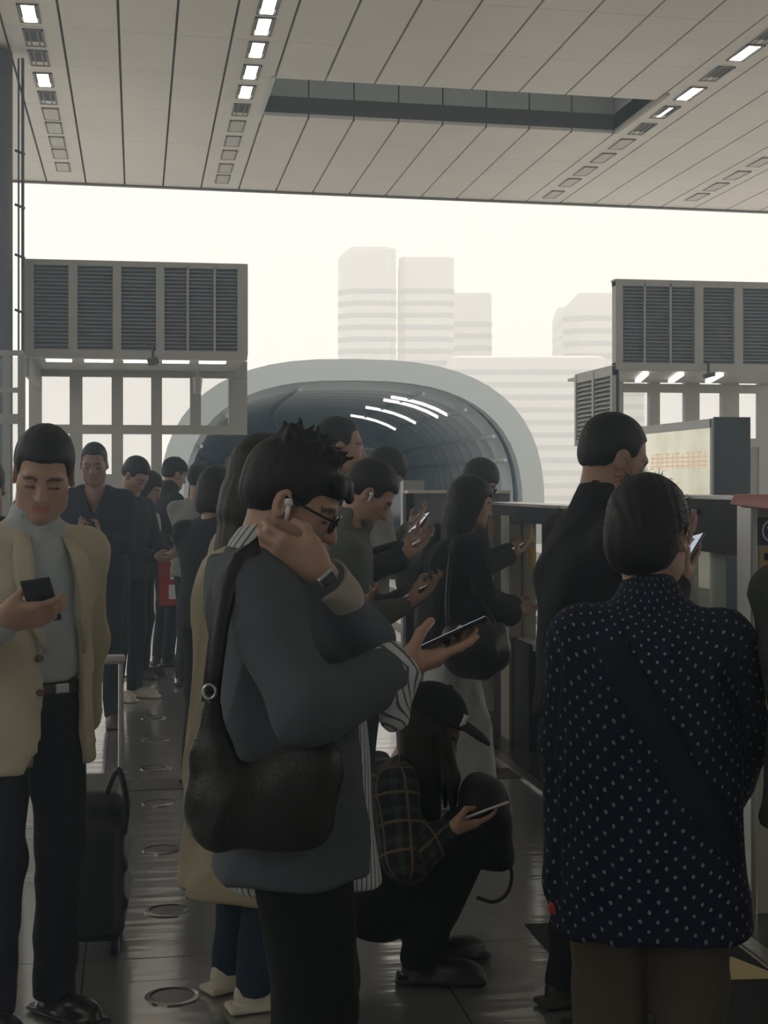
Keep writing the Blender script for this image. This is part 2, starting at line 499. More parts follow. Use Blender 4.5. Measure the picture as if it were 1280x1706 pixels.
MB().box((RX1, RY0, zc(RY1)), (RX1 + .06, RY1 + .5, 8.1)).build('recess_side', mat('recess_side_grey', (0.5, 0.48, 0.45), 0.6), ceil)
MB().box((RX0 - .06, RY0, zc(RY1)), (RX0, RY1 + .5, 8.1)).build('recess_side', M_recess, ceil)
MB().box((RX0, RY0 + .0, zc(RY0) + .05), (RX1, RY0 + .06, 8.1)).build('recess_wall', M_recess, ceil)
MB().box((RX0, RY0, 8.05), (RX1, RY1 + .5, 8.1)).build('recess_top', M_recess, ceil)
# fascia of the roof edge and the roof top
MB().hexa([(XL, yk(YE, XL), zc(YE) - .03), (XR, yk(YE, XR), zc(YE) - .03), (XR, yk(YE, XR) + .12, zc(YE) - .03), (XL, yk(YE, XL) + .12, zc(YE) - .03),
           (XL, yk(YE, XL), zc(YE) + .5), (XR, yk(YE, XR), zc(YE) + .5), (XR, yk(YE, XR) + .12, zc(YE) + .5), (XL, yk(YE, XL) + .12, zc(YE) + .5)]).build('fascia', mat('fascia_dark', (0.16, 0.15, 0.135), 0.5), ceil)
slab('roof_deck', XL, XR, 14.9, YE + .1, M_conc, 1.3, 1.5, ceil)

# light slots
M_pale = mat('pale_cover', (0.62, 0.59, 0.55), 0.4)
M_rimgrey = mat('slot_rim', (0.20, 0.19, 0.18), 0.5)
def slot(x, y, state, label):
    e = tag(empty('ceiling_light', (x, yk(y, x), zc(y))), label, 'ceiling light', 'slot lights in the ceiling')
    w, l = 0.125, 0.36
    f = MB()
    f.box((-w, -l, -.012), (-w + .025, l, .004)); f.box((w - .025, -l, -.012), (w, l, .004))
    f.box((-w, -l, -.012), (w, -l + .03, .004)); f.box((-w, l - .03, -.012), (w, l, .004))
    f.build('frame', M_rimgrey, e)
    if state == 'lit':
        MB().box((-w + .025, -l + .03, -.002), (w - .025, l - .03, .003)).build('housing', M_slot, e)
        for q in range(8):
            yy = -l + .05 + q * (2 * l - .1) / 7.4
            MB().box((-w + .05, yy, -.008), (w - .05, yy + .065, -.003)).build('lamp_cell', M_lamp, e)
    elif state == 'weak':
        MB().box((-w + .025, -l + .03, -.002), (w - .025, l - .03, .003)).build('housing', M_slot, e)
        MB().box((-.03, -l + .08, -.008), (.03, l - .08, -.003)).build('lamp_cell', M_soft, e)
    elif state == 'dark':
        MB().box((-w + .025, -l + .03, -.002), (w - .025, l - .03, .003)).build('housing', M_slot, e)
        for q in (-1, 1):
            MB().box((q * .05 - .01, -l + .05, -.007), (q * .05 + .01, l - .05, -.003)).build('reflector', M_rimgrey, e)
    else:
        MB().box((-w + .025, -l + .03, -.009), (w - .025, l - .03, .003)).build('cover', M_pale, e)
oc = ['first', 'second', 'third', 'fourth', 'fifth', 'sixth', 'seventh', 'eighth', 'ninth', 'tenth', 'eleventh', 'twelfth']
sd = {'lit': 'lit white', 'weak': 'dimly lit', 'dark': 'unlit black', 'pale': 'pale covered'}
def row(cx, items, where):
    for i, (px, py, st) in enumerate(items):
        y = 24.0
        for _ in range(8):
            yy = yk(y, cx); dd = cx * SA + yy * CA
            # depth at which the ceiling shows at this pixel row
            dd = (zc(y) - CAM_H) * FPX / (HORIZON - py)
            y = (dd - cx * SA) / CA - SK * cx
        slot(cx, min(y, YE - .38), st, '%s slot light, %s from roof edge, %s' % (sd[st], oc[len(items) - 1 - i], where))
row(X0 - 1.5 * SW, [(57, 22, 'lit'), (63, 63, 'dark'), (68, 97, 'dark'), (74, 133, 'lit'), (82, 163, 'dark'), (90, 190, 'pale'), (95, 213, 'pale'), (99, 236, 'pale'), (103, 256, 'pale'), (107, 278, 'pale')], 'ceiling row farthest left')
row(X0 + 2.5 * SW, [(441, 8, 'lit'), (434, 44, 'lit'), (425, 83, 'lit'), (414, 120, 'lit'), (406, 153, 'lit'), (398, 183, 'dark'), (390, 210, 'pale'), (385, 235, 'pale'), (379, 258, 'pale'), (373, 280, 'pale'), (368, 298, 'pale')], 'row left of the ceiling recess')
row(X0 + 11.5 * SW, [(1275, 60, 'dark'), (1240, 88, 'lit'), (1195, 123, 'dark'), (1148, 156, 'lit'), (1104, 187, 'weak'), (1066, 215, 'dark'), (1030, 240, 'pale'), (997, 263, 'pale'), (968, 285, 'pale'), (941, 304, 'pale'), (913, 324, 'pale')], 'row right of the ceiling recess')
row(X0 + 15.5 * SW, [(1255, 270, 'pale'), (1220, 292, 'pale'), (1183, 311, 'pale'), (1150, 328, 'pale')], 'ceiling row farthest right')

# ---------------- walls behind and beside the camera (out of frame) that shade the hall
M_wall = mat('wall_grey', (0.45, 0.45, 0.44), 0.8)
structure('wall_back', MB().box((-9, -16.3, -1.5), (19, -16, 7.6)), M_wall)
structure('wall_left', MB().box((-9.2, -16, -1.5), (-9, 14, 3.6)), M_wall)
structure('wall_right', MB().box((18.8, -16, -1.5), (19, 14, 3.4)), M_wall)

# ---------------- column and conduits at the left
dcol = 19.0
a, b = W(-60, 800, dcol), W(17, 800, dcol)
cx, cy = (a.x + b.x) / 2, (a.y + b.y) / 2 + .3
rr = (b - a).length / 2
o = tag(MB().cyl((cx, cy, 0.0), rr, 7.04, 32).build('column', M_column, smooth=False), 'round dark grey column at the left edge of the photo', 'column')
for p in o.data.polygons: p.use_smooth = len(p.vertices) == 4
e = tag(empty('conduit', (0, 0, 0)), 'thin vertical conduit pipes with clips beside the grey column', 'pipe')
for px, r in ((31, .012), (38, .02)):
    p = W(px, 500, 19.6); MB().tube([(p.x, p.y, -.02), (p.x, p.y, 7.05)], r, 8).build('pipe', M_column, e)
for py in (255, 345, 428, 520):
    p = W(34, py, 19.6); MB().bar((p.x - .07, p.y - .02, p.z + .03), (p.x + .06, p.y - .02, p.z - .02), .03, .03).build('clip', M_column, e)

# ---------------- glazed side screen at the left edge
e = tag(empty('side_screen', (0, 0, 0)), 'grey framed glass side screen at the left edge behind the cream blazer man', 'glass screen')
d1 = 15.0
for (px0, px1) in ((-70, -32), (-26, 8), (12, 32)):
    for (py0, py1) in ((596, 646), (654, 690), (705, 900)):
        a, b = W(px0, py1, d1), W(px1, py0, d1)
        MB().hexa([(a.x, a.y, a.z), (b.x, b.y, a.z), (b.x, b.y + .02, a.z), (a.x, a.y + .02, a.z), (a.x, a.y, b.z), (b.x, b.y, b.z), (b.x, b.y + .02, b.z), (a.x, a.y + .02, b.z)]).build('pane', M_pane, e)
for px in (-73, -29, 10, 36):
    a = W(px, 590, d1); MB().box((a.x - .035, a.y - .03, 0), (a.x + .035, a.y + .05, a.z)).build('post', M_frame, e)
for py in (588, 650, 698):
    a, b = W(-73, py, d1), W(38, py, d1); MB().bar((a.x, a.y, a.z), (b.x, b.y, a.z), .06, .05 if py != 698 else .1).build('rail', M_frame, e)

# ---------------- head houses with louvered boxes
def XatY(px, Y):
    t = (px - 640) / FPX            # r/d
    # r = X*CA - Y*SA ; d = X*SA + Y*CA  -> X*(CA - t*SA) = Y*(t*CA + SA)
    return Y * (t * CA + SA) / (CA - t * SA)
def ZatY(py, px, Y):
    X = XatY(px, Y); d = X * SA + Y * CA
    return CAM_H - (py - HORIZON) * d / FPX

slat_cache = {}
def slat(parent, xa, xb, y, z, m=M_louver, dy=0.10):
    key = (round(xb - xa, 3), m.name)
    if key not in slat_cache:
        L = xb - xa
        me = MB().hexa([(0, 0, 0), (L, 0, 0), (L, dy, .055), (0, dy, .055), (0, 0, .012), (L, 0, .012), (L, dy, .067), (0, dy, .067)]).mesh('louver_slat')
        me.materials.append(m); slat_cache[key] = me
    linked('louver_slat', slat_cache[key], parent, (xa, y, z))

# left head house
Y1, Y2 = 20.4, 23.0
e = tag(empty('louvered_kiosk', (0, 0, 0)), 'grey louvered structure with window grid at the left, above the crowd', 'kiosk')
xs = lambda px: XatY(px, Y1)
zt, zb = ZatY(436, 228, Y1), ZatY(590, 228, Y1)
MB().box((xs(40), Y1, zt - .07), (xs(413), Y1 + .2, zt)).build('top_rail', M_frame, e)
MB().box((xs(40), Y1 - .02, zb - .06), (xs(412), Y1 + .2, zb + .05)).build('bottom_rail', M_frame, e)
for p0, p1 in ((40, 56), (114, 129), (188, 202), (260, 274), (396, 413)):
    MB().box((xs(p0), Y1 - .01, zb), (xs(p1), Y1 + .18, zt - .02)).build('mullion', M_frame, e)
for p in (313, 358):
    MB().box((xs(p) - .015, Y1, zb), (xs(p) + .015, Y1 + .1, zt - .05)).build('mullion', M_frame, e)
nsl = 22
for p0, p1 in ((56, 114), (129, 188), (202, 260), (274, 311), (315, 356), (360, 396)):
    for i in range(nsl):
        slat(e, xs(p0), xs(p1), Y1 + .03, zb + .05 + (zt - zb - .12) * i / nsl)
MB().box((xs(40), Y1 + .16, zb), (xs(413), Y1 + .19, zt - .01)).build('back_panel', mat('louver_back', (0.05, 0.052, 0.056), 0.8), e)
MB().box((xs(40), Y1 + .1, zt - .02), (xs(413), Y2, zt + .02)).build('roof', M_frame, e)
MB().box((xs(40), Y1 + .2, zb - .03), (xs(412), Y2, zb + .02)).build('soffit', M_frame, e)
for p0, p1 in ((72, 116), (138, 187), (205, 252), (272, 318), (335, 381)):
    MB().box((xs(p0), Y1 + .55, zb - .06), (xs(p1), Y1 + .75, zb - .03)).build('soffit_light', M_soft, e)
xw = lambda px: XatY(px, Y2)
zw = lambda py: ZatY(py, 228, Y2)
for p0, p1 in ((48, 69), (116, 137), (186, 205), (252, 270), (317, 335), (381, 412)):
    MB().box((xw(p0), Y2, zw(1000) if p1 < 300 else zw(722)), (xw(p1), Y2 + .15, zb)).build('post', M_frame, e)
for z0, z1, p1 in ((628, 600, 412), (723, 708, 412), (812, 790, 270)):
    MB().box((xw(48), Y2 - .01, zw(z0)), (xw(p1), Y2 + .16, zw(z1))).build('rail', M_frame, e)
for p0, p1 in ((69, 116), (137, 186), (205, 252), (270, 317), (335, 381)):
    MB().box((xw(p0), Y2 + .06, zw(708)), (xw(p1), Y2 + .075, zw(628))).build('pane', M_pane, e)
    if p1 < 300: MB().box((xw(p0), Y2 + .06, zw(790)), (xw(p1), Y2 + .075, zw(723))).build('pane', M_pane, e)
MB().box((xs(40), Y1 + .2, zb - .3), (xs(40) + .06, Y2, zb)).build('side_beam', M_frame, e)
for px, nm in ((255, 'camera'), (330, 'speaker')):
    p = Vector((xs(px), Y1 + .05, zb - (0.02 if nm == 'camera' else .35)))
    q = tag(empty('surveillance_camera' if nm == 'camera' else 'loudspeaker', p), 'small black camera hung under the left louvered structure' if nm == 'camera' else 'small pale loudspeaker on the left window grid', nm)
    if nm == 'camera':
        MB().tube([(0, -.06, .15), (0, -.06, -.05)], .02, 8).build('stem', M_dark, q); MB().bar((-.04, -.10, -.09), (.04, -.02, -.05), .09, .1).build('housing', M_dark, q)
    else:
        MB().cyl((0, .12, -.16), .05, .22, 12, .07).build('horn', M_pane if False else M_alu, q); MB().box((-.02, .12, .04), (.02, .16, .18)).build('bracket', M_frame, q)

# right head house (other platform)
Y1, Y2 = 23.2, 26.4
e = tag(empty('louvered_kiosk', (0, 0, 0)), 'grey louvered structure with windows across the tracks at the right', 'kiosk')
xs = lambda px: XatY(px, Y1)
zt, zb = ZatY(468, 1150, Y1), ZatY(612, 1150, Y1)
P1_ = 1420
MB().box((xs(1026), Y1, zt - .1), (xs(P1_), Y1 + .2, zt)).build('top_rail', M_frame, e)
MB().box((xs(1026), Y1 - .02, zb - .05), (xs(P1_), Y1 + .2, zb + .06)).build('bottom_rail', M_frame, e)
for p0, p1 in ((1026, 1038), (1158, 1172), (1224, 1238), (1290, 1304), (1356, 1370)):
    MB().box((xs(p0), Y1 - .01, zb), (xs(p1), Y1 + .18, zt - .02)).build('mullion', M_frame, e)
for p in (1075, 1118):
    MB().box((xs(p) - .015, Y1, zb), (xs(p) + .015, Y1 + .1, zt - .05)).build('mullion', M_frame, e)
for p0, p1 in ((1038, 1073), (1077, 1116), (1120, 1158), (1172, 1224), (1238, 1290), (1304, 1356)):
    for i in range(nsl):
        slat(e, xs(p0), xs(p1), Y1 + .03, zb + .06 + (zt - zb - .16) * i / nsl)
MB().box((xs(1028), Y1 + .16, zb), (xs(P1_), Y1 + .19, zt - .01)).build('back_panel', bpy.data.materials['louver_back'], e)
MB().box((xs(1028), Y1 + .1, zt - .02), (xs(P1_), Y1 + .3, zt + .02)).build('roof', M_frame, e)
MB().box((xs(1040), Y1 + .2, zb - .03), (xs(P1_), Y2, zb + .02)).build('soffit', M_frame, e)
for k, px in enumerate((1060, 1118, 1178, 1245)):
    x = xs(px); MB().bar((x - .25, Y1 + .5, zb - .07), (x + .2, Y1 + 2.2, zb - .07), .10, .05).build('soffit_light', M_soft, e)
xw = lambda px: XatY(px, Y2)
zw = lambda py: ZatY(py, 1150, Y2)
for p0, p1 in ((1026, 1039), (1083, 1100), (1142, 1166), (1204, 1232), (1265, 1290)):
    MB().box((xw(p0), Y2, -1.2), (xw(p1), Y2 + .15, zb)).build('post', M_frame, e)
MB().box((xw(1026), Y2 - .01, zw(654)), (xw(1300), Y2 + .16, zw(640))).build('rail', M_frame, e)
MB().box((xw(1026), Y2 - .01, zw(745)), (xw(1300), Y2 + .16, zw(730))).build('rail', M_frame, e)
for p0, p1 in ((1039, 1083), (1100, 1142), (1166, 1204), (1232, 1265)):
    MB().box((xw(p0), Y2 + .06, zw(730)), (xw(p1), Y2 + .075, zw(654))).build('pane', M_pane, e)
MB().box((xw(1026), Y2 + .02, -1.2), (xw(1420), Y2 + .14, zw(744))).build('base_wall', mat('base_wall_grey', (0.30, 0.29, 0.28), 0.7), e)
# lower side box with louvres running back
xa = XatY(1027, Y1); zb2 = ZatY(738, 1027, Y1)
for (z0, z1) in ((zb - .14, zb + .02), (zb2, zb2 + .1)):
    MB().box((xa - .06, Y1 + .0, z0), (xa, Y1 + 2.1, z1)).build('side_rail', M_frame, e)
for y in (0.0, 1.0, 2.0):
    MB().box((xa - .07, Y1 + y, zb2), (xa + .0, Y1 + y + .1, zb)).build('side_post', M_frame, e)
sm = MB().hexa([(0, 0, 0), (.08, 0, .05), (.08, .88, .05), (0, .88, 0), (0, 0, .014), (.08, 0, .064), (.08, .88, .064), (0, .88, .014)]).mesh('louver_slat'); sm.materials.append(M_frame)
for y in (.11, 1.11):
    for i in range(13):
        linked('louver_slat', sm, e, (xa - .055, Y1 + y, zb2 + .12 + i * (zb - zb2 - .26) / 13))
MB().box((xa + .02, Y1 + .0, zb2), (xa + .05, Y1 + 2.1, zb)).build('side_back', bpy.data.materials['louver_back'], e)
q = tag(empty('surveillance_camera', (xs(1180), Y1 - .02, zb)), 'small black camera with bracket under the right louvered structure', 'camera')
MB().tube([(0, 0, .1), (0, 0, -.12)], .02, 8).build('stem', M_dark, q); MB().bar((-.1, -.05, -.15), (.08, -.05, -.11), .07, .07).build('housing', M_dark, q)
# other platform under it
structure('platform_across', MB().box((8.6, -14, -1.4), (18, 36, 0.0)), M_conc)

# ---------------- illuminated notice box across the tracks
XA = 6.95
ya = 0
def YatX(px, X):
    t = (px - 640) / FPX
    return X * (CA - t * SA) / (t * CA + SA)
yn, yf = YatX(1190, XA), YatX(1072, XA)
zt = 1.5 + .1135 * XA
M_ad = bpy.data.materials.new('lightbox_print'); M_ad.use_nodes = True
nt = M_ad.node_tree; b = nt.nodes['Principled BSDF']
tc = nt.nodes.new('ShaderNodeTexCoord'); sp = nt.nodes.new('ShaderNodeSeparateXYZ'); nt.links.new(tc.outputs['Generated'], sp.inputs[0])
n1 = nt.nodes.new('ShaderNodeTexNoise'); n1.inputs['Scale'].default_value = 2.5; nt.links.new(tc.outputs['Generated'], n1.inputs['Vector'])
cr = nt.nodes.new('ShaderNodeValToRGB'); cr.color_ramp.elements[0].color = (0.50, 0.49, 0.36, 1); cr.color_ramp.elements[1].color = (0.78, 0.77, 0.63, 1)
cr.color_ramp.elements[0].position = .3; cr.color_ramp.elements[1].position = .7
nt.links.new(n1.outputs['Fac'], cr.inputs['Fac']); nt.links.new(cr.outputs['Color'], b.inputs['Emission Color']); b.inputs['Emission Strength'].default_value = .55
nt.links.new(cr.outputs['Color'], b.inputs['Base Color']); b.inputs['Roughness'].default_value = .2
e = tag(empty('notice_lightbox', (0, 0, 0)), 'cream lit notice board with orange lettering and thick black end, across the tracks', 'notice board')
MB().box((XA - .01, yn + .04, .2), (XA + .02, yf - .02, zt - .11)).build('lit_face', M_ad, e)
MB().box((XA + .0, yn, -.6), (XA + .47, yn + .03, zt + .02)).build('end_panel', mat('end_panel_black', (0.012, 0.015, 0.022), 0.7), e)
MB().box((XA + .025, yn + .03, -.6), (XA + .42, yf, zt)).build('case', M_dark, e)
MB().box((XA - .03, yn + .01, zt - .11), (XA + .03, yf, zt)).build('top_frame', M_alu, e)
MB().box((XA - .03, yn - .0, -.6), (XA + .0, yn + .06, zt)).build('side_frame', M_alu, e)
MB().box((XA - .03, yf - .05, -.6), (XA + .03, yf, zt)).build('side_frame', M_alu, e)
M_orange = mat('faded_orange_print', (0.60, 0.36, 0.20), 0.5, emit=(0.72, 0.50, 0.33), estr=.5)
for i in range(11):            # a line of faded orange characters, too blurred to read
    y = yn + .2 + i * (yf - yn - .5) / 11
    zz = ZatY(782, 1130, (yn + yf) / 2)
    cw = (yf - yn - .5) / 11 * .78
    mb = MB()
    for s_ in range(3 + i % 2): mb.box((XA - .014, y, zz + .03 + s_ * .055), (XA - .011, y + cw, zz + .052 + s_ * .055))
    mb.box((XA - .014, y + cw * (.3 + .1 * (i % 3)), zz), (XA - .011, y + cw * (.42 + .1 * (i % 3)), zz + .21))
    mb.build('printed_character', M_orange, e)

# ---------------- arched noise-barrier tunnel over the tracks
YT = 40.0
AX = (XatY(265, YT) + XatY(908, YT)) / 2; AW = (XatY(908, YT) - XatY(265, YT)) / 2
sc_ = FPX / (AX * SA + YT * CA)
TOPZ = 1.5 + (805 - 598) / sc_; CZ = 0.6
def prof(w, top, n=28, zmin=-1.2):
    pts = [(AX + w, zmin)]
    for i in range(n + 1):
        t = math.pi * i / n; c, s_ = math.cos(t), math.sin(t)
        pw = 2 / 2.7
        pts.append((AX + w * math.copysign(abs(c) ** pw, c), CZ + (top - CZ) * abs(s_) ** pw))
    pts.append((AX - w, zmin)); return pts
M_arch = mat('arch_white', (0.47, 0.51, 0.52), 0.5)
M_rib = mat('rib_pale', (0.72, 0.76, 0.78), 0.4)
def translucent(name, col, f=.45):
    m = bpy.data.materials.new(name); m.use_nodes = True; nt = m.node_tree
    b = nt.nodes['Principled BSDF']; b.inputs['Base Color'].default_value = (*col, 1); b.inputs['Roughness'].default_value = .35
    t = nt.nodes.new('ShaderNodeBsdfTranslucent'); t.inputs['Color'].default_value = (*col, 1)
    mx = nt.nodes.new('ShaderNodeMixShader'); mx.inputs[0].default_value = f
    nt.links.new(b.outputs[0], mx.inputs[1]); nt.links.new(t.outputs[0], mx.inputs[2])
    nt.links.new(mx.outputs[0], nt.nodes['Material Output'].inputs['Surface']); return m
M_skin = translucent('barrier_sheet', (0.20, 0.265, 0.32), .45)
tun = tag(empty('noise_barrier_tunnel', (0, 0, 0)), 'pale arched tunnel with repeating ribs over the tracks in the background', 'tunnel')
def band(pa, pb, y0, y1):
    n = len(pa); mb = MB()
    v = [(x, y0, z) for x, z in pa] + [(x, y0, z) for x, z in pb] + [(x, y1, z) for x, z in pa] + [(x, y1, z) for x, z in pb]
    f = []
    for i in range(n - 1):
        f += [(i, i+1, n+i+1, n+i), (2*n+i, 3*n+i, 3*n+i+1, 2*n+i+1), (i, 2*n+i, 2*n+i+1, i+1), (n+i, n+i+1, 3*n+i+1, 3*n+i)]
    return mb.add(v, f)
po, pi_ = prof(AW, TOPZ), prof(AW - .62, TOPZ - .58)
NP = len(po) - 1
cuts = [0, 4, 8, 12, 15, 18, 22, 26, NP]
for i in range(len(cuts) - 1):
    s_ = slice(cuts[i], cuts[i+1] + 1)
    band(po[s_], pi_[s_], YT, YT + .5).build('portal_segment', M_arch, tun, smooth=False)
pr_o, pr_i = prof(AW - .5, TOPZ - .45), prof(AW - .80, TOPZ - .74)
rm = band(pr_o, pr_i, 0, .16).mesh('rib'); rm.materials.append(M_rib)
ps = prof(AW - .42, TOPZ - .38)
NB = 62; BL = 1.5; TR = 190.0
sheet = band(ps, [(x + (0.03 if x < AX else -0.03), z) for x, z in ps], 0, BL + .06).mesh('sheet'); sheet.materials.append(M_skin)
lq = [(x, z - .03) for x, z in pr_i[9:14]]
streakm = MB().tube([(x, 0, z) for x, z in lq], .05, 8).mesh('streak_strip'); streakm.materials.append(mat('streak_glow', (1, 1, 1), .5, emit=(1, .98, .93), estr=1.3))  # emissive strips added under some ribs for the bright streaks near the crown
for k in range(NB):
    y = YT + .5 + k * BL
    t_ = y - YT; dx = t_ * t_ / (2 * TR); an = -t_ / TR
    piv = lambda yy: (AX + dx - AX * math.cos(an), yy - AX * math.sin(an), 0)
    linked('rib', rm, tun, piv(y + 1.0), (0, 0, an))
    linked('sheet', sheet, tun, piv(y), (0, 0, an))
    if k in (1, 2, 5, 9):
        linked('streak_strip', streakm, tun, piv(y + 1.03), (0, 0, an))
for i in (4, 6, 9, 12, 17, 22, 25):
    x, z = pr_i[i]
    MB().tube([(x + t * t / (2 * TR), YT + .5 + t, z) for t in range(0, int(NB * BL), 3)], .05, 6).build('purlin', M_rib, tun)

# ---------------- far towers in the haze
M_tw = mat('tower_cladding', (0.55, 0.53, 0.50), 0.6)
M_tb = mat('tower_window_band', (0.10, 0.14, 0.20), 0.3)
def tower(label, px0, px1, ytop, dep, first, step, cnt, slant=0.0, yb=860, depth=40, round_=2.0):
    a, b_ = W(px0, ytop, dep), W(px1, ytop, dep)
    w = (b_ - a).length; top = a.z; h = top + 9
    e = tag(empty('tower', (a.x, a.y, -9.0), -YAW), label, 'tower')
    c = round_
    ol = [(c * 2.2 if slant else c, 0), (w - c, 0), (w, c), (w, depth - c), (w - c, depth), (c, depth), (0, depth - c), (0, c * 2.2 if slant else c)]
    mb = MB()
    n = len(ol)
    h2 = h - (slant if slant else .6)
    mb.add([(x, y, 0) for x, y in ol] + [(x, y, h2 if i in (0, 6, 7) else h - .6) for i, (x, y) in enumerate(ol)] + [(min(max(x, 1.2 + slant * .7), w - 1.2), min(max(y, 1.2), depth - 1.2), h) for x, y in ol],
           [tuple(range(n - 1, -1, -1)), tuple(range(2*n, 3*n))] + [(i, (i+1) % n, n+(i+1) % n, n+i) for i in range(n)] + [(n+i, n+(i+1) % n, 2*n+(i+1) % n, 2*n+i) for i in range(n)])
    mb.build('shaft', M_tw, e)
    px2m = dep / FPX
    for k in range(cnt):
        zc_ = top + 9 - (first - ytop + k * step) * px2m
        if zc_ < 2: break
        t = step * .42 * px2m / 2
        MB().prism([(x + (-.15 if x < w/2 else .15), y + (-.15 if y < depth/2 else .15)) for x, y in ol], zc_ - t, zc_ + t).build('window_band', M_tb, e)
    return e, w, h
T = 460.0
tower('tallest hazy tower with slanted top corner behind the tunnel', 563, 660, 410, T, 485, 20, 22, slant=3.0)
tower('hazy tower with square top joined to the right of the tallest', 665, 757, 425, T + 4, 485, 20, 22)
tower('shorter hazy tower right of the twin towers', 752, 820, 485, T + 60, 540, 20, 18)
tower('hazy tower with slanted left shoulder beside the right louvered structure', 942, 1075, 487, T + 40, 530, 21, 18, slant=5.0)
tower('long low hazy block with striped windows behind the tunnel', 750, 1010, 592, T - 60, 620, 21, 14, depth=30)

# ---------------- far city haze, plus an added scatter volume imitating lens glare over the crowd
def haze(name, lo, hi, dens, aniso, col, label):
    m = bpy.data.materials.new(name); m.use_nodes = True; nt = m.node_tree; nt.nodes.clear()
    out = nt.nodes.new('ShaderNodeOutputMaterial'); v = nt.nodes.new('ShaderNodeVolumeScatter')
    v.inputs['Density'].default_value = dens; v.inputs['Anisotropy'].default_value = aniso; v.inputs['Color'].default_value = (*col, 1)
    nt.links.new(v.outputs[0], out.inputs['Volume'])
    o = MB().box(lo, hi).build(name, m); tag(o, label, 'haze', kind='stuff'); return o
haze('city_haze', (-500, 150, -8.9), (620, 390, 220), 0.0046, 0.3, (0.98, 0.98, 0.97), 'pale city haze veiling the far towers')
haze('glare_veil', (-3.3, -2, 0.02), (8, 10.5, 6.9), 0.014, 0.85, (0.66, 0.84, 1.0), 'added thin scatter volume imitating lens glare in the hall')
# ---------------- platform screen doors along the edge
XP = 2.15
M_black = mat('door_black', (0.008, 0.010, 0.013), 0.6, spec=0.2)
M_tan = mat('door_post_tan', (0.30, 0.27, 0.22), 0.5)
M_yellow = mat('sticker_yellow', (0.62, 0.38, 0.05), 0.5)
M_whitepr = mat('sign_white', (0.75, 0.78, 0.75), 0.5)
M_signblue = mat('sign_dark_blue', (0.015, 0.035, 0.055), 0.4)
M_red = mat('cover_red', (0.26, 0.025, 0.018), 0.4)
M_palegreen = mat('panel_pale_green', (0.42, 0.44, 0.37), 0.4)
def psd(label): return tag(empty('screen_door', (0, 0, 0)), label, 'screen door', 'platform screen doors')
HT = 1.37
# far fixed panel
e = psd('far screen door panel with yellow warning stickers beside the long-haired woman')
MB().box((XP, 8.66, 0), (XP + .16, 8.92, HT)).build('post', M_black, e)
MB().box((XP - .02, 8.46, 0), (XP + .14, 8.66, HT - .06)).build('edge_strip', M_tan, e)
MB().box((XP - .01, 7.46, HT - .09), (XP + .17, 8.92, HT)).build('header', M_black, e)
MB().box((XP - .02, 7.46, HT), (XP + .18, 8.92, HT + .015)).build('top_cover', M_steel, e)
MB().box((XP, 8.09, 0.0), (XP + .10, 8.46, .60)).build('kick_panel', M_black, e)
MB().box((XP + .05, 7.90, .60), (XP + .065, 8.46, HT - .09)).build('glass', M_glass, e)
MB().box((XP + .05, 7.90, .04), (XP + .065, 8.09, .60)).build('glass', M_glass, e)
MB().box((XP + .02, 7.83, 0), (XP + .10, 7.90, HT)).build('mullion', M_black, e)
MB().box((XP + .02, 7.90, .57), (XP + .08, 8.46, .61)).build('rail', M_alu, e)
MB().box((XP + .05, 7.54, .05), (XP + .065, 7.83, HT - .09)).build('glass', M_glass, e)
MB().box((XP + .03, 7.54, 0), (XP + .09, 7.83, .05)).build('bottom_rail', M_black, e)
MB().box((XP + .02, 7.46, 0), (XP + .10, 7.54, HT)).build('mullion', M_black, e)
for z in (1.0, .42, .05): MB().box((XP - .01, 7.48, z), (XP + .03, 7.58, z + .11)).build('latch', M_black, e)
y0, z0 = 8.20, 1.17
MB().prism([(y0 - .07, z0 - .0), (y0 + .07, z0 - .0), (y0, z0 + .12)], XP + .044, XP + .048, 'x').build('warning_triangle', M_yellow, e)
MB().box((XP + .044, y0 - .055, z0 - .14), (XP + .048, y0 + .055, z0 - .03)).build('warning_plate', M_yellow, e)
# middle sliding doors
e = psd('middle pair of glass screen doors behind the black-jacket man')
MB().box((XP - .01, 6.0, HT - .09), (XP + .17, 7.41, HT)).build('header', M_black, e)
MB().box((XP - .02, 6.0, HT), (XP + .18, 7.41, HT + .015)).build('top_cover', M_steel, e)
for ya, yb in ((6.72, 7.36), (6.08, 6.66)):
    MB().box((XP + .05, ya, .05), (XP + .065, yb, HT - .09)).build('glass', M_glass, e)
    MB().box((XP + .03, ya, 0), (XP + .09, yb, .05)).build('bottom_rail', M_black, e)
for y in (7.40, 6.68, 6.02): MB().box((XP + .02, y, 0), (XP + .1, y + .05, HT)).build('mullion', M_black, e)
# near door pocket
e = psd('near dark screen door with steel post right of the polka-dot woman')
HN = 1.44
MB().box((XP - .02, 5.09, HN - .20), (XP + .20, 6.0, HN)).build('header', M_black, e)
MB().box((XP - .03, 5.09, HN), (XP + .21, 6.0, HN + .012)).build('top_cover', M_steel, e)
MB().box((XP + .05, 5.27, .08), (XP + .065, 5.80, HN - .2)).build('glass', M_dirty, e)
MB().box((XP + .02, 5.80, 0), (XP + .1, 6.0, HN - .2)).build('mullion', M_black, e)
MB().box((XP + .0, 5.09, 0), (XP + .1, 5.27, HN - .2)).build('mullion', mat('door_blue_grey', (0.03, 0.045, 0.06), 0.3), e)
MB().box((XP - .03, 5.06, 0), (XP + .2, 5.09, HN)).build('edge_strip', M_alu, e)
MB().cyl((XP - .03, 5.50, HN - .06), .015, .02, 12).build('lock', M_steel, e)
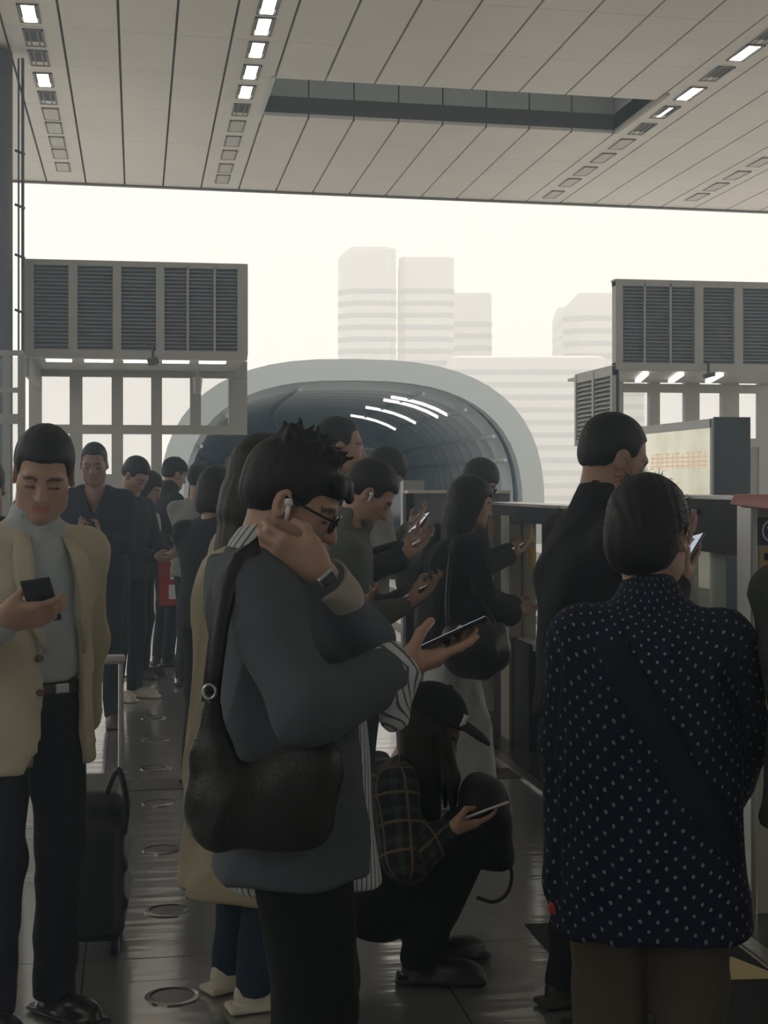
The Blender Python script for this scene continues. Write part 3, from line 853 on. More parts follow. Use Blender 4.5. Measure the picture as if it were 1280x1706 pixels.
# pillar with the door number, its face towards the camera
e = tag(empty('door_number_pillar', (0, 0, 0)), 'pale pillar with round door number sign and red top at the right edge', 'pillar')
PY = 4.93
MB().box((2.12, PY, 0), (2.62, 5.05, 1.42)).build('body', M_palegreen, e)
MB().box((2.10, PY - .01, 0), (2.125, 5.05, 1.42)).build('corner_post', M_steel, e, bevel=.006)
MB().box((2.128, PY - .006, 1.285), (2.235, PY, 1.382)).build('number_plate', M_signblue, e)
n = 40; vv = []; ff = []
cx_, cz_ = 2.182, 1.334
for k in range(n):
    a = 2 * math.pi * k / n
    for r in (.036, .041): vv += [(cx_ + r * math.cos(a), PY - .009, cz_ + r * math.sin(a)), (cx_ + r * math.cos(a), PY - .006, cz_ + r * math.sin(a))]
    b = (k + 1) % n
    ff += [(k*4, b*4, b*4+2, k*4+2), (k*4, k*4+1, b*4+1, b*4), (k*4+2, b*4+2, b*4+3, k*4+3)]
MB().add(vv, ff).build('number_ring', M_whitepr, e)
MB().prism([(cx_ - .012, cz_ - .024), (cx_ - .004, cz_ - .024), (cx_ - .004, cz_ + .026), (cx_ - .010, cz_ + .026), (cx_ - .022, cz_ + .014), (cx_ - .022, cz_ + .008), (cx_ - .012, cz_ + .012)], PY - .009, PY - .006, 'y').build('numeral', M_whitepr, e)
MB().box((2.135, PY - .006, 1.10), (2.30, PY, 1.278)).build('notice', mat('notice_ochre', (0.50, 0.36, 0.14), 0.5), e)
for k in range(4):
    MB().box((2.150 + .030 * k, PY - .009, 1.232), (2.172 + .030 * k, PY - .006, 1.258)).build('printed_character', M_black, e)
MB().hexa([(2.07, 4.45, 1.40), (2.70, 4.45, 1.40), (2.70, 5.05, 1.425), (2.07, 5.05, 1.425),
           (2.09, 4.47, 1.462), (2.68, 4.47, 1.462), (2.68, 5.05, 1.462), (2.09, 5.05, 1.462)]).build('red_cover', M_red, e, bevel=.008)
# arrow sticker on a dark mat
e = tag(empty('floor_arrow_mat', (0, 0, 0)), 'black floor mat with yellow arrow beside the right doors', 'floor mat')
MB().box((1.30, 3.6, 0.0), (1.92, 4.95, .004)).build('mat', M_black, e)
p = ground(1215, 1615)
MB().prism([(p.x - .10, p.y - .10), (p.x + .13, p.y - .12), (p.x + .05, p.y + .10), (p.x - .02, p.y + .05), (p.x - .06, p.y + .14), (p.x - .08, p.y + .04), (p.x - .13, p.y + .06)], .004, .006).build('arrow', mat('arrow_yellow', (0.55, 0.45, 0.22), 0.6), e)
# panel closing the platform end
Yp = 9.6
e = tag(empty('end_barrier', (0, 0, 0)), 'grey end barrier with posters behind the long-haired woman', 'barrier')
x0, x1, x2 = XatY(652, Yp), XatY(681, Yp), XatY(850, Yp)
zt = ZatY(822, 720, Yp)
MB().box((x1, Yp, 0), (x2, Yp + .08, zt)).build('panel', mat('barrier_grey', (0.16, 0.165, 0.16), 0.5, noise=.3, nscale=9), e)
MB().box((x1 - .01, Yp - .02, zt), (x2, Yp + .1, zt + .02)).build('top_rail', mat('rail_bright', (0.7, 0.62, 0.5), 0.4), e)
MB().box((x1 - .02, Yp - .02, 0), (x1 + .03, Yp + .1, zt)).build('post', M_black, e)
MB().box((x0, Yp + .02, 0), (x1 - .02, Yp + .035, zt - .2)).build('glass', M_glass, e)
xa, xb = XatY(803, Yp), XatY(829, Yp)
MB().box((xa, Yp - .012, ZatY(897, 820, Yp)), (xb, Yp - .002, ZatY(868, 820, Yp))).build('poster', mat('poster_brown', (0.22, 0.13, 0.07), 0.5), e)
bq = W(690, 800, 14.0)
MB().box((bq.x - .1, bq.y, 0), (bq.x + .1, bq.y + .15, bq.z)).build('lamp_post', M_alu)
o = bpy.data.objects['lamp_post']; o.name = 'bollard_lamp'; tag(o, 'small pale bollard lamp beyond the end barrier', 'bollard')
# ------------------------------------------------------------------ people
M_hair = mat('hair_black', (0.010, 0.009, 0.009), 0.55, spec=0.3, noise=0.3, nscale=30, bump=0.5, bscale=90, stretch=(3, 3, 0.6))
M_hairb = mat('hair_dark_brown', (0.016, 0.011, 0.009), 0.55, spec=0.3, noise=0.3, nscale=30, bump=0.5, bscale=90, stretch=(3, 3, 0.6))
M_skin_ = mat('skin', (0.45, 0.28, 0.20), 0.5, spec=0.35, attr='Col')
M_lensd = mat('spectacle_black', (0.01, 0.01, 0.012), 0.25)
M_lens_gl = glass_mat('spectacle_lens', (0.4, 0.45, 0.5), 0.15)
M_white = mat('white_plastic', (0.75, 0.75, 0.74), 0.35)
M_phone = mat('phone_black', (0.012, 0.012, 0.015), 0.25)
M_phone_s = mat('phone_silver', (0.55, 0.55, 0.56), 0.3, metal=0.6)
M_screen = mat('phone_screen', (0.02, 0.02, 0.02), 0.1, emit=(0.75, 0.82, 0.95), estr=0.55)
M_screen_off = mat('phone_screen_off', (0.01, 0.01, 0.012), 0.08)
M_leather = mat('black_leather', (0.012, 0.012, 0.013), 0.38, noise=0.3, nscale=10, bump=0.3, bscale=120)
SKIN = (0.40, 0.245, 0.175)

def V3(*a): return np.array(a, float)

def elbow(s, w, hint, la, lb):
    s, w = np.asarray(s, float), np.asarray(w, float)
    v = w - s; d = np.linalg.norm(v); d2 = min(d, (la + lb) * 0.999)
    t = v / d
    a = (la * la - lb * lb + d2 * d2) / (2 * d2); h = math.sqrt(max(la * la - a * a, 0))
    hp = np.asarray(hint, float); hp = hp - t * (hp @ t); hp = nrm(hp)
    return s + t * a + hp * h

class Person:
    def __init__(s, label, px, d, face, H=1.70, lean=0.06, skin=SKIN, group='people waiting on the platform', dx=0.0):
        """px, d: where the head stands in view; face: 0 away from the camera, 90 to image right, 180 to the camera"""
        s.th = -(YAW + math.radians(face)); s.k = H / 1.70; s.skin = skin; s.lean = lean
        p = W(px, HORIZON, d)
        f = Vector((-math.sin(s.th), math.cos(s.th), 0))
        s.pos = Vector((p.x, p.y, 0)) - f * (lean + 0.02) * s.k
        s.root = tag(empty('person', s.pos, s.th), label, 'person', group)
        s.Ri = np.array([[math.cos(s.th), math.sin(s.th), 0], [-math.sin(s.th), math.cos(s.th), 0], [0, 0, 1]])
        k = s.k
        s.hips = [V3(-.09, 0, .90) * k, V3(.09, 0, .90) * k]
        s.knees = [V3(-.095, .025, .49) * k, V3(.095, .025, .49) * k]
        s.ankles = [V3(-.10, -.02, .085) * k, V3(.10, -.02, .085) * k]
        s.sh = [V3(-.172, lean * .35, 1.35) * k, V3(.172, lean * .35, 1.35) * k]   # 0 left, 1 right
        s.neck = V3(0, lean * .45, 1.43) * k
        s.hc = V3(0, lean + .02, 1.575) * k
        s.arms = {}
        s.sf = SDF()
    def J(s, px, py, d):
        w = W(px, py, d); return s.Ri @ np.array([w.x - s.pos.x, w.y - s.pos.y, w.z])
    def D(s, r, f, u):
        """local direction from image right, away, up"""
        return s.Ri @ np.array([r * CA + f * SA, -r * SA + f * CA, u])
    def wpt(s, p):
        M = s.Ri.T @ np.asarray(p, float); return Vector((M[0] + s.pos.x, M[1] + s.pos.y, M[2]))
    # ---- head
    def set_head(s, pitch=25, yaw=0, roll=0, hc=None, size=1.0):
        if hc is not None: s.hc = np.asarray(hc, float)
        s.HR = rotm(0, 0, yaw) @ rotm(0, roll, 0) @ rotm(-pitch, 0, 0); s.hs = size * (0.5 + 0.5 * s.k)
        return s
    def add_head(s, S, ears=True, fine=True):
        S.frame(s.hc, s.HR, s.hs)
        S.ell((0, -.014, .035), (.074, .096, .088), .02)
        S.ell((0, .028, -.03), (.061, .064, .083), .03)
        S.ell((0, .040, -.078), (.047, .047, .032), .03)
        S.ell((0, .078, -.098), (.022, .018, .016), .025)
        for q in (-1, 1):
            S.ell((q * .042, .052, -.022), (.024, .022, .022), .03)
            S.ell((q * .05, .02, -.07), (.018, .035, .03), .03)
        S.cap((-.034, .076, .020), (.034, .076, .020), .013, None, .02)
        if fine:
            for q in (-1, 1): S.ell((q * .031, .099, -.003), (.017, .014, .010), .014, 's')
            for q in (-1, 1): S.ell((q * .031, .074, -.004), (.015, .014, .011), .004)
        S.cap((0, .084, .012), (0, .108, -.034), .008, .0125, .012)
        for q in (-1, 1): S.ell((q * .012, .095, -.037), (.008, .012, .008), .008)
        if fine:
            S.cap((-.018, .083, -.064), (.018, .083, -.064), .007, None, .008)
            S.cap((-.015, .082, -.075), (.015, .082, -.075), .008, None, .008)
            S.cap((-.022, .0935, -.0695), (.022, .0935, -.0695), .0018, None, .003, 's')
        if ears:
            for q in (-1, 1):
                R = rotm(8, 0, q * -22)
                S.ell((q * .077, -.006, -.008), (.010, .020, .033), .006, R=R)
                S.ell((q * .0845, .0, -.004), (.006, .010, .018), .004, 's', R=R)
        S.frame()
    def add_neck(s, S, r=.052):
        a = s.hc + s.HR @ (V3(0, -.022, -.04) * s.hs)
        S.cap(s.neck - V3(0, 0, .04) * s.k, a, (r + .012) * s.k, r * s.k, .03)
    def head_col(s, me, v):
        q = ((v - s.hc) @ s.HR) / s.hs
        c = np.tile(np.array([*s.skin, 1.0]), (len(v), 1))
        lip = (np.abs(q[:, 0]) < .024) & (np.abs(q[:, 2] + .0695) < .012 - .2 * np.abs(q[:, 0])) & (q[:, 1] > .075)
        c[lip, :3] = np.array(s.skin) * np.array([.95, .62, .62])
        bz = .0215 - 2.2 * (np.abs(q[:, 0]) - .032) ** 2 * 8
        brow = (np.abs(np.abs(q[:, 0]) - .033) < .021) & (np.abs(q[:, 2] - bz) < .0052) & (q[:, 1] > .06)
        c[brow, :3] = np.array(s.skin) * .22
        eye = (np.abs(np.abs(q[:, 0]) - .031) < .0145) & (np.abs(q[:, 2] + .0085) < .0032) & (q[:, 1] > .06)
        c[eye, :3] = np.array(s.skin) * .15
        a = me.color_attributes.new('Col', 'FLOAT_COLOR', 'POINT'); a.data.foreach_set('color', c.astype(np.float32).ravel())
    # ---- hands
    def add_hand(s, S, wrist, fdir, palm, side, curl=25, curls=None, thumb=None, spread=.0, sc=1.0):
        """side +1: right hand, -1 left. palm: direction the palm faces."""
        x = nrm(fdir); z = -nrm(palm); R = frame_from(x, z)      # local z = back of hand
        yq = R[:, 1] * side      # toward the thumb ... right hand palm down: thumb to the left (+y)
        Rm = np.stack([R[:, 0], yq, R[:, 2]], 1)
        S.frame(wrist, Rm, s.k * sc)
        S.box((.045, 0, 0), (.048, .041, .0145), .013, .02)
        S.cap((-.02, 0, 0), (.03, 0, 0), .024, .026, .02, flat=((0, 0, 1), .75))
        S.ell((.03, .028, -.008), (.032, .02, .017), .02)
        ln = (.072, .080, .074, .058); by = (.031, .0105, -.0105, -.030); bx = (.088, .092, .089, .082)
        for i in range(4):
            cu = curls[i] if curls is not None else (curl, curl * 1.2, curl * .8)
            p = V3(bx[i], by[i], 0); a = 0.0; rr = (.0092, .0085, .0078, .0068) if i < 3 else (.0082, .0075, .0068, .006)
            spd = (1.5 - i) * spread
            for j, f in enumerate((.45, .30, .25)):
                a += math.radians(cu[j]); L = ln[i] * f * 1.05
                q = p + V3(math.cos(a) * math.cos(spd), math.cos(a) * math.sin(spd), -math.sin(a)) * L
                S.cap(p, q, rr[j], rr[j + 1], .006 if j else .012); p = q
        t = thumb if thumb is not None else ((.028, .038, -.010), (.058, .058, -.020), (.085, .056, -.026))
        S.cap((.012, .022, -.004), t[0], .016, .0135, .015); S.cap(t[0], t[1], .0125, .0105, .008); S.cap(t[1], t[2], .0102, .0085, .005)
        S.frame()
        return Rm
    # ---- phone held in a hand (a thing of its own)
    def phone(s, label, wrist, Rm, c=(.105, .006, -.026), dim=(.076, .037, .004), tilt=0, screen=True, body=None, sc=1.0, rz=0):
        R = Rm @ rotm(0, tilt, rz)
        if np.linalg.det(R) < 0: R = R * np.array([1, -1, 1])
        o = np.asarray(wrist) + Rm @ (np.asarray(c, float) * s.k * sc)
        M4 = Matrix.Identity(4)
        Rw = s.Ri.T @ R
        for i in range(3):
            for j in range(3): M4[i][j] = Rw[i, j]
        M4.translation = s.wpt(o)
        e = tag(empty('phone'), label, 'phone', 'phones in hands'); e.matrix_world = M4
        x, y, z = dim
        MB().box((-x, -y, -z), (x, y, z)).build('case', body or M_phone, e, bevel=.003)
        MB().box((-x + .004, -y + .003, -z - .0006), (x - .004, y - .003, -z + .0002)).build('screen', M_screen if screen else M_screen_off, e)
        MB().box((-x + .004, -y + .004, z - .0004), (-x + .028, -y + .028, z + .0015)).build('camera_bump', M_phone, e)
        return e
    # ---- trousers, shoes
    def trousers(s, m, w=1.0, res=.012, waist=None, h0=None, wr=.0035, seed=1):
        k = s.k; S = SDF()
        S.ell((0, -.005 * k, .955 * k), (.155 * k * w ** .3, .115 * k, .11 * k), .04)
        for h, kn, an in zip(s.hips, s.knees, s.ankles):
            S.chain([h, kn, an + V3(0, .0, -.02)], [.088 * k * w, .064 * k * w, .054 * k * w * w], .03)
        S.wrinkle(wr, (14, 14, 22), seed)
        P = np.array(s.hips + s.knees + s.ankles)
        lo, hi = P.min(0) - .17, P.max(0) + .17; lo[2] = 0.03
        S.half((0, 0, .045), (0, 0, -1), .005)
        return sdf_mesh('trousers', S, lo, hi, res, m, s.root)
    def shoes(s, m, res=.008, yaws=(8, -8), sole=None):
        for an, yw in zip(s.ankles, yaws):
            S = SDF(); k = s.k; R = rotm(0, 0, yw)
            S.frame((an[0], an[1], an[2] - .085 * k), R, k)
            S.ell((0, .115, .035), (.045, .085, .04), .03); S.ell((0, .0, .045), (.038, .06, .045), .03); S.cap((0, .0, .05), (0, -.005, .10), .042, .040, .02)
            S.box((0, .065, .012), (.046, .145, .012), .01, .01); S.half((0, 0, 0.002), (0, 0, -1), .002)
            S.frame()
            c = np.array([an[0], an[1], 0]) + R @ V3(0, .06 * k, .08)
            sdf_mesh('shoe', S, c - .24, c + .24, res, m, s.root)
    # ---- arms on to clothes
    def sleeve(s, S, i, ru=.068, rl=.056, rw=.047, k=.035, upto=1.0):
        sh, el, wr = s.arms[i]; k_ = s.k
        end = el + (wr - el) * upto
        S.chain([sh, el, end], [ru * k_, rl * k_, rw * k_], k)
    def torso_keys(s, hem=.80, w=1.0, dpt=1.0, top=1.435, hemw=None, belly=0.0):
        L = s.lean * .4; hw = hemw or 1.0
        return [(hem, 0, 0, .185 * w * hw, .135 * dpt * hw), (.95, 0, .0, .180 * w, .132 * dpt + belly * .5), (1.10, 0, L * .2, .168 * w, .122 * dpt + belly),
                (1.27, 0, L * .5, .190 * w, .130 * dpt), (1.34, 0, L * .8, .165 * w, .110 * dpt), (1.395, 0, L, .105 * w, .088), (top, 0, L * 1.1, .072, .066)]
    def top(s, m, hem=.80, w=1.0, dpt=1.0, res=.011, name='jacket', ru=.068, rl=.056, rw=.047, upto=(1, 1), wr=.006, seed=3, hemw=None, belly=0.0, collar=0.0, extra=None, post=None, topz=1.435):
        k = s.k; S = SDF()
        S.frame((0, 0, 0), I3, k)
        S.loft(s.torso_keys(hem, w, dpt, topz, hemw, belly), .02)
        S.frame()
        for i in (0, 1):
            S.cap(s.neck * V3(.5, 1, 1) + (s.sh[i] - s.neck) * .35 - V3(0, 0, .02), s.sh[i], .052 * k, .062 * k, .05)
            if i in s.arms: s.sleeve(S, i, ru, rl, rw, upto=upto[i])
        if collar:
            a = s.neck + V3(0, -.005, -.02); b = s.neck + (s.hc - s.neck) * .28
            S.cap(a, b, (.068 + collar) * k, (.064 + collar) * k, .012)
            S.cap(b + V3(0, 0.0, -.005), b + (b - a) * 1.2, .058 * k, .062 * k, .004, 's')
        if extra: extra(S)
        S.wrinkle(wr, (20, 20, 13), seed)
        P = np.array([s.sh[0], s.sh[1], s.neck] + [q for a in s.arms.values() for q in a])
        lo, hi = P.min(0) - .2, P.max(0) + .14; lo[2] = min(hem * k - .03, lo[2] + .08); lo[:2] = np.minimum(lo[:2], -.27 * k); hi[:2] = np.maximum(hi[:2], .27 * k)
        return sdf_mesh(name, S, lo, hi, res, m, s.root, post)
    # ---- body: one skin mesh (head, neck, core, arms, hands)
    def body(s, hands, res=.008, ears=True, fine=True, neck_r=.052):
        """hands: {i: dict(...)} with wrist from arms"""
        k = s.k; S = SDF()
        s.add_head(S, ears, fine); s.add_neck(S, neck_r)
        S.cap(s.neck - V3(0, 0, .06), V3(0, 0, 1.0) * k, .06 * k, .08 * k, .05)
        out = {}
        for i in (0, 1):
            if i not in s.arms: continue
            sh, el, wr = s.arms[i]
            S.chain([s.neck - V3(0, 0, .07), sh, el, wr], [.05 * k, .042 * k, .036 * k, .026 * k], .02)
            if hands and i in hands:
                out[i] = s.add_hand(S, wr, side=1 if i == 1 else -1, **hands[i])
        P = np.array([s.hc - .14, s.hc + .14, s.neck] + [q for a in s.arms.values() for q in a])
        lo, hi = P.min(0) - .2, P.max(0) + .2; lo[2] = min(lo[2], .85 * k); hi[2] = max(hi[2], s.hc[2] + .15)
        s.body_o = sdf_mesh('body', S, lo, hi, res, M_skin_, s.root, s.head_col)
        return out
    # ---- hair
    def hair(s, style='short', m=None, res=.007, name='hair', seed=5):
        S = SDF(); S.frame(s.hc, s.HR, s.hs)
        lo, hi = -.16, .16; bl = np.array([-.17, -.19, -.17]); bh = np.array([.17, .19, .2])
        if style in ('short', 'fringe', 'tuft', 'bald', 'crop'):
            t = {'short': .010, 'fringe': .014, 'tuft': .009, 'bald': .005, 'crop': .005}[style]
            S.ell((0, -.014, .036), (.074 + t, .096 + t, .088 + t), .01)
            S.ell((0, -.052, -.015), (.062 + t * .6, .042 + t, .045), .03)
            zf = {'short': .058, 'fringe': .030, 'tuft': .038, 'bald': .085, 'crop': .066}[style]
            S.box((0, .16, zf - .2), (.2, .115, .2), .02, .02, 's')
            for q in (-1, 1):
                S.box((q * .11, .05, -.115), (.05, .06, .10), .02, .012, 's')
                S.ell((q * .09, .0, -.015), (.028, .028, .036), .01, 's')
            S.half((0, -.05, -.048), (0, .35, -1), .012)
            if style == 'tuft':
                r = np.random.default_rng(seed)
                for i in range(46):
                    a = r.uniform(-.9, .9); b = r.uniform(-.9, 1.0)
                    c = nrm((math.sin(a), math.sin(b), 1.1)); base = V3(0, -.014, .036) + c * V3(.082, .104, .096)
                    L = r.uniform(.012, .038); dr = nrm(c + V3(r.normal() * .4, .35 + r.normal() * .4, r.normal() * .25 + .1))
                    S.cap(base, base + dr * L, .011, .002, .012)
                for i in range(14):   # fringe hanging forward
                    x = -.06 + .12 * i / 13; b0 = V3(x, .086 - 4 * x * x, .075); L = r.uniform(.03, .055)
                    S.cap(b0, b0 + V3(r.normal() * .01, .022, -L * .5), .012, .003, .012)
        elif style in ('bob', 'long', 'pony', 'bun', 'updo'):
            t = .014
            S.ell((0, -.014, .036), (.076 + t, .098 + t, .090 + t), .01)
            if style == 'bob':
                S.loft([(-.13, 0, -.035, .075, .06), (-.08, 0, -.03, .092, .085), (0, 0, -.02, .094, .10), (.06, 0, -.01, .085, .1)], .03)
            if style == 'long':
                S.loft([(-.13, 0, -.04, .088, .075), (0, 0, -.02, .094, .10), (.06, 0, -.01, .085, .1)], .03)
            if style in ('pony',):
                S.ell((0, -.08, -.04), (.06, .05, .06), .04)
            if style == 'bun': S.ell((0, -.10, .06), (.045, .04, .045), .015)
            if style == 'updo':
                S.ell((0, -.05, -.035), (.078, .075, .075), .04); S.ell((0, -.085, -.02), (.055, .045, .06), .03)
            S.box((0, .165, -.155), (.2, .115, .2), .02, .03, 's')
            if style in ('updo', 'pony', 'bun'):
                for q in (-1, 1): S.box((q * .11, .05, -.115), (.05, .06, .10), .02, .012, 's'); S.ell((q * .09, .0, -.015), (.026, .024, .034), .01, 's')
                S.half((0, 0, -.085), (0, .3, -1), .03)
            bl[2] = -.2
        S.frame()
        ends = s.hc + np.array([s.HR @ (np.array([a, b, c]) * s.hs) for a in (bl[0], bh[0]) for b in (bl[1], bh[1]) for c in (bl[2], bh[2])])
        lo, hi = ends.min(0), ends.max(0)
        # strands
        A = (s.HR @ V3(190, 30, 20)).astype(np.float32); B_ = (s.HR @ V3(20, 60, 25)).astype(np.float32); o = s.hc.astype(np.float32)
        S.disp.append(lambda P: .0012 * np.sin((P - o) @ A + 3 * np.sin((P - o) @ B_)))
        if style == 'long':      # fall down the back, world-vertical
            q = s.hc + s.HR @ (V3(0, -.045, -.06) * s.hs)
            n = s.neck
            S.loft([(-.46, 0, -.05, .10, .035), (-.25, 0, -.055, .115, .055), (-.1, 0, -.03, .10, .06), (.03, 0, 0.0, .085, .07)], .04, o=q, R=I3)
            lo[2] -= .42; lo[1] -= .08; lo[0] -= .05; hi[0] += .05
        if style == 'pony':
            a = s.hc + s.HR @ (V3(0, -.115, .0) * s.hs)
            S.chain([a, a + V3(0, -.05, -.06), a + V3(0, -.05, -.2), a + V3(0, -.03, -.33)], [.03, .042, .038, .012], .02)
            lo[2] -= .3; lo[1] -= .1
        return sdf_mesh(name, S, lo - .01, hi + .01, res, m or M_hair, s.root)
    def std_arms(s, mode='phone', wr=None):
        """mode: phone / phone_low / down / folded / one"""
        k = s.k; la, lb = .285 * k, .25 * k
        t = {'phone': (V3(-.03, .31, 1.16), V3(.06, .28, 1.13)), 'phone_hi': (V3(-.03, .27, 1.28), V3(.06, .25, 1.22)), 'phone_low': (V3(-.04, .33, 1.02), V3(.06, .30, 1.0)),
             'down': (V3(-.25, .04, .86), V3(.25, .04, .86)), 'folded': (V3(.10, .20, 1.12), V3(-.10, .18, 1.10)),
             'one': (V3(-.25, .02, .86), V3(.06, .30, 1.16)), 'one_l': (V3(-.06, .30, 1.16), V3(.25, .02, .86))}[mode]
        for i in (0, 1):
            w = t[i] * k; sg = -1 if i == 0 else 1
            s.arms[i] = (s.sh[i], elbow(s.sh[i], w, (sg * .5, -.35, -.8), la, lb), w)
    def glasses(s, m=None):
        e = MB(); hs = s.hs
        f = lambda *p: s.hc + s.HR @ (V3(*p) * hs)
        for q in (-1, 1):
            pts = [f(q * .033 + .024 * math.cos(a) * (1 if True else 1), .103 - abs(.6 * (q * .033 + .024 * math.cos(a))) * .12, -.004 + .018 * math.sin(a)) for a in np.linspace(0, 2 * math.pi, 17)]
            e.tube(pts, .0034, 6, cap=False)
            e.tube([f(q * .057, .096, .003), f(q * .074, .06, .004), f(q * .080, -.005, .006)], .0030, 6)
        e.tube([f(-.010, .106, .0), f(.010, .106, .0)], .0024, 6)
        return e.build('glasses', m or M_lensd, s.root)

def add_cap(p, m, res=.006):
    S = SDF(); S.frame(p.hc, p.HR, p.hs); S.ell((0, -.012, .045), (.092, .112, .098), .01); S.half((0, 0, .038), (0, .10, -1), .008); S.frame()
    cp = sdf_mesh('cap', S, p.hc - .2, p.hc + .2, res, m, p.root)
    S = SDF(); S.frame(p.hc, p.HR, p.hs); S.ell((0, .10, .048), (.076, .095, .030), .01); S.ell((0, .09, .018), (.105, .14, .045), .006, 's'); S.half((0, .06, 0), (0, -1, 0), .004); S.frame()
    sdf_mesh('brim', S, p.hc - .25, p.hc + .25, res, m, cp)
    MB().tube([p.hc + p.HR @ (V3(0, -.012, .138) * p.hs), p.hc + p.HR @ (V3(0, -.012, .148) * p.hs)], .008, 10).build('top_button', m, cp)
    return cp
def vneck(S):
    S.fn(lambda P: np.maximum(np.maximum(np.abs(P[..., 0]) - (P[..., 2] - 1.29) * .42, .035 - P[..., 1]), 1.29 - P[..., 2]).astype(np.float32), .006, 's')
def front_bands(p, name, m, xs_, z0, z1, w=.02):
    """cloth bands lying on the chest"""
    K = p.torso_keys(.84)
    for x in xs_:
        mb = MB(); n = 7
        pts = []
        for i in range(n):
            z = z0 + (z1 - z0) * i / (n - 1); yy = np.interp(z * p.k, np.array([q[0] for q in K]) * p.k, np.array([q[2] + q[4] for q in K]) * p.k) * .97
            pts.append((x * (1 - .25 * i / n), yy, z * p.k))
        for a, b in zip(pts[:-1], pts[1:]): mb.bar(a, b, w, .024, up=(0, 1, 0))
        mb.build(name, m, p.root)
# ------------------------------------------------------------------ the cast
HOLD = dict(curls=[(8, 14, 18), (14, 22, 26), (18, 30, 30), (22, 36, 34)], thumb=((.030, .042, -.022), (.062, .052, -.046), (.092, .038, -.044)))
def quick(label, px, d, face, H, topc, legc, hair='short', arms='phone', pitch=30, yaw=0, hem=.84, skin=SKIN, phone=None, phone_body=None,
          res=.013, w=1.0, ltw=1.0, shoe=(0.02, 0.02, 0.02), lean=.06, collar=.0, hairm=None, hem_w=None, topname='jacket', seed=1, legs=True, screen=True, ankles=None, glasses=False, earbud=False, extra=None, cap=None):
    p = Person(label, px, d, face, H, lean, skin)
    p.set_head(pitch, yaw); p.std_arms(arms)
    if ankles is not None:
        p.ankles = [V3(*a) * p.k for a in ankles]
        p.knees = [(h + a) / 2 + V3(0, .03, 0) for h, a in zip(p.hips, p.ankles)]
    hands = {}
    for i in (0, 1):
        sh, el, wr = p.arms[i]; fd = nrm(wr - el)
        if arms.startswith('phone') or (arms == 'one' and i == 1) or (arms == 'one_l' and i == 0):
            hands[i] = dict(fdir=nrm(fd + V3(0, .3, .25)), palm=nrm(V3(0, -.55, .8)), **HOLD)
        else:
            hands[i] = dict(fdir=fd, palm=V3(1 if i == 0 else -1, 0, 0), curl=22)
    R = p.body(hands, res=min(res, .010), fine=d < 8)
    if phone:
        i = 1 if arms != 'one_l' else 0
        p.phone(phone, p.arms[i][2], R[i], body=phone_body, screen=screen)
    p.top(fabric(topc), hem, w, res=res, name=topname, collar=collar, seed=seed, upto=(.93, .93), hemw=hem_w, extra=extra)
    p.hair(hair, hairm, res=min(res, .009))
    if legs:
        p.trousers(fabric(legc), ltw, res=res, seed=seed)
        p.shoes(mat('shoe', shoe, .5), res=min(res, .011))
    if glasses: p.glasses()
    if cap: add_cap(p, cap, .010)
    if earbud:
        f = lambda *a: p.hc + p.HR @ (V3(*a) * p.hs)
        MB().tube([f(.086, .004, .004), f(.090, .010, -.006)], .008, 10).tube([f(.090, .010, -.006), f(.088, .016, -.03)], [.005, .0035], 8).build('earbud', M_white, p.root, smooth=True)
    return p

# --- far group at the left, from back to front
p = quick('man in dark suit and peaked cap beside the red bag, far left crowd', 291, 12.4, 60, 1.70, (0.020, 0.022, 0.028), (0.015, 0.016, 0.02), arms='phone', pitch=20, collar=.012, phone='phone held by the man in the peaked cap', cap=fabric((0.015, 0.016, 0.02)))
front_bands(p, 'white_lapel', fabric((.55, .57, .58)), (-.05, .05), 1.05, 1.36, .03)
quick('grey-topped person with dark hair between the capped man and the bob-haired woman', 333, 11.2, 20, 1.64, (0.24, 0.24, 0.23), (0.03, 0.03, 0.035), hair='bun', arms='folded', pitch=10)
quick('far person with black hair, head just above the beige-coat woman', 394, 13.5, 40, 1.76, (0.03, 0.03, 0.035), (0.02, 0.02, 0.025), arms='folded', pitch=5)
p = quick('woman with shoulder-length hair and white striped front among the left crowd', 249, 11.6, 100, 1.58, (0.030, 0.030, 0.036), (0.015, 0.016, 0.02), hair='bob', arms='phone', pitch=28, phone='phone held by the shoulder-length haired woman', phone_body=M_phone_s)
front_bands(p, 'white_stripe', fabric((.5, .5, .48)), (-.09, -.03, .03, .09), .95, 1.36, .03)
quick('dark-dressed man with bowed head and cream shoes behind the navy polo man', 226, 10.4, 120, 1.68, (0.022, 0.024, 0.032), (0.014, 0.015, 0.02), arms='phone_low', pitch=38, w=1.06, shoe=(.5, .46, .38), phone='phone held by the bowed dark-dressed man', phone_body=M_phone_s)
quick('man in navy V-neck polo facing the camera behind the cream blazer man', 157, 9.2, 176, 1.75, (0.016, 0.017, 0.034), (0.012, 0.014, 0.022), hair='crop', arms='phone', pitch=16, w=1.12, topname='polo_shirt', skin=(.34, .2, .15), phone='phone held by the navy polo man', shoe=(.09, .05, .035), ankles=((-.10, -.02, .085), (.13, .02, .085)), extra=vneck)
quick('woman with dark bob in charcoal sweater seen from behind, left of the beige coat', 362, 7.6, 25, 1.57, (0.030, 0.034, 0.042), (0.018, 0.02, 0.026), hair='bob', arms='folded', pitch=18, w=.98)
quick('dark-haired person cut off by the left edge of the photo', -24, 6.4, 170, 1.60, (0.03, 0.032, 0.036), (0.015, 0.016, 0.02), arms='folded', pitch=20, legs=True)

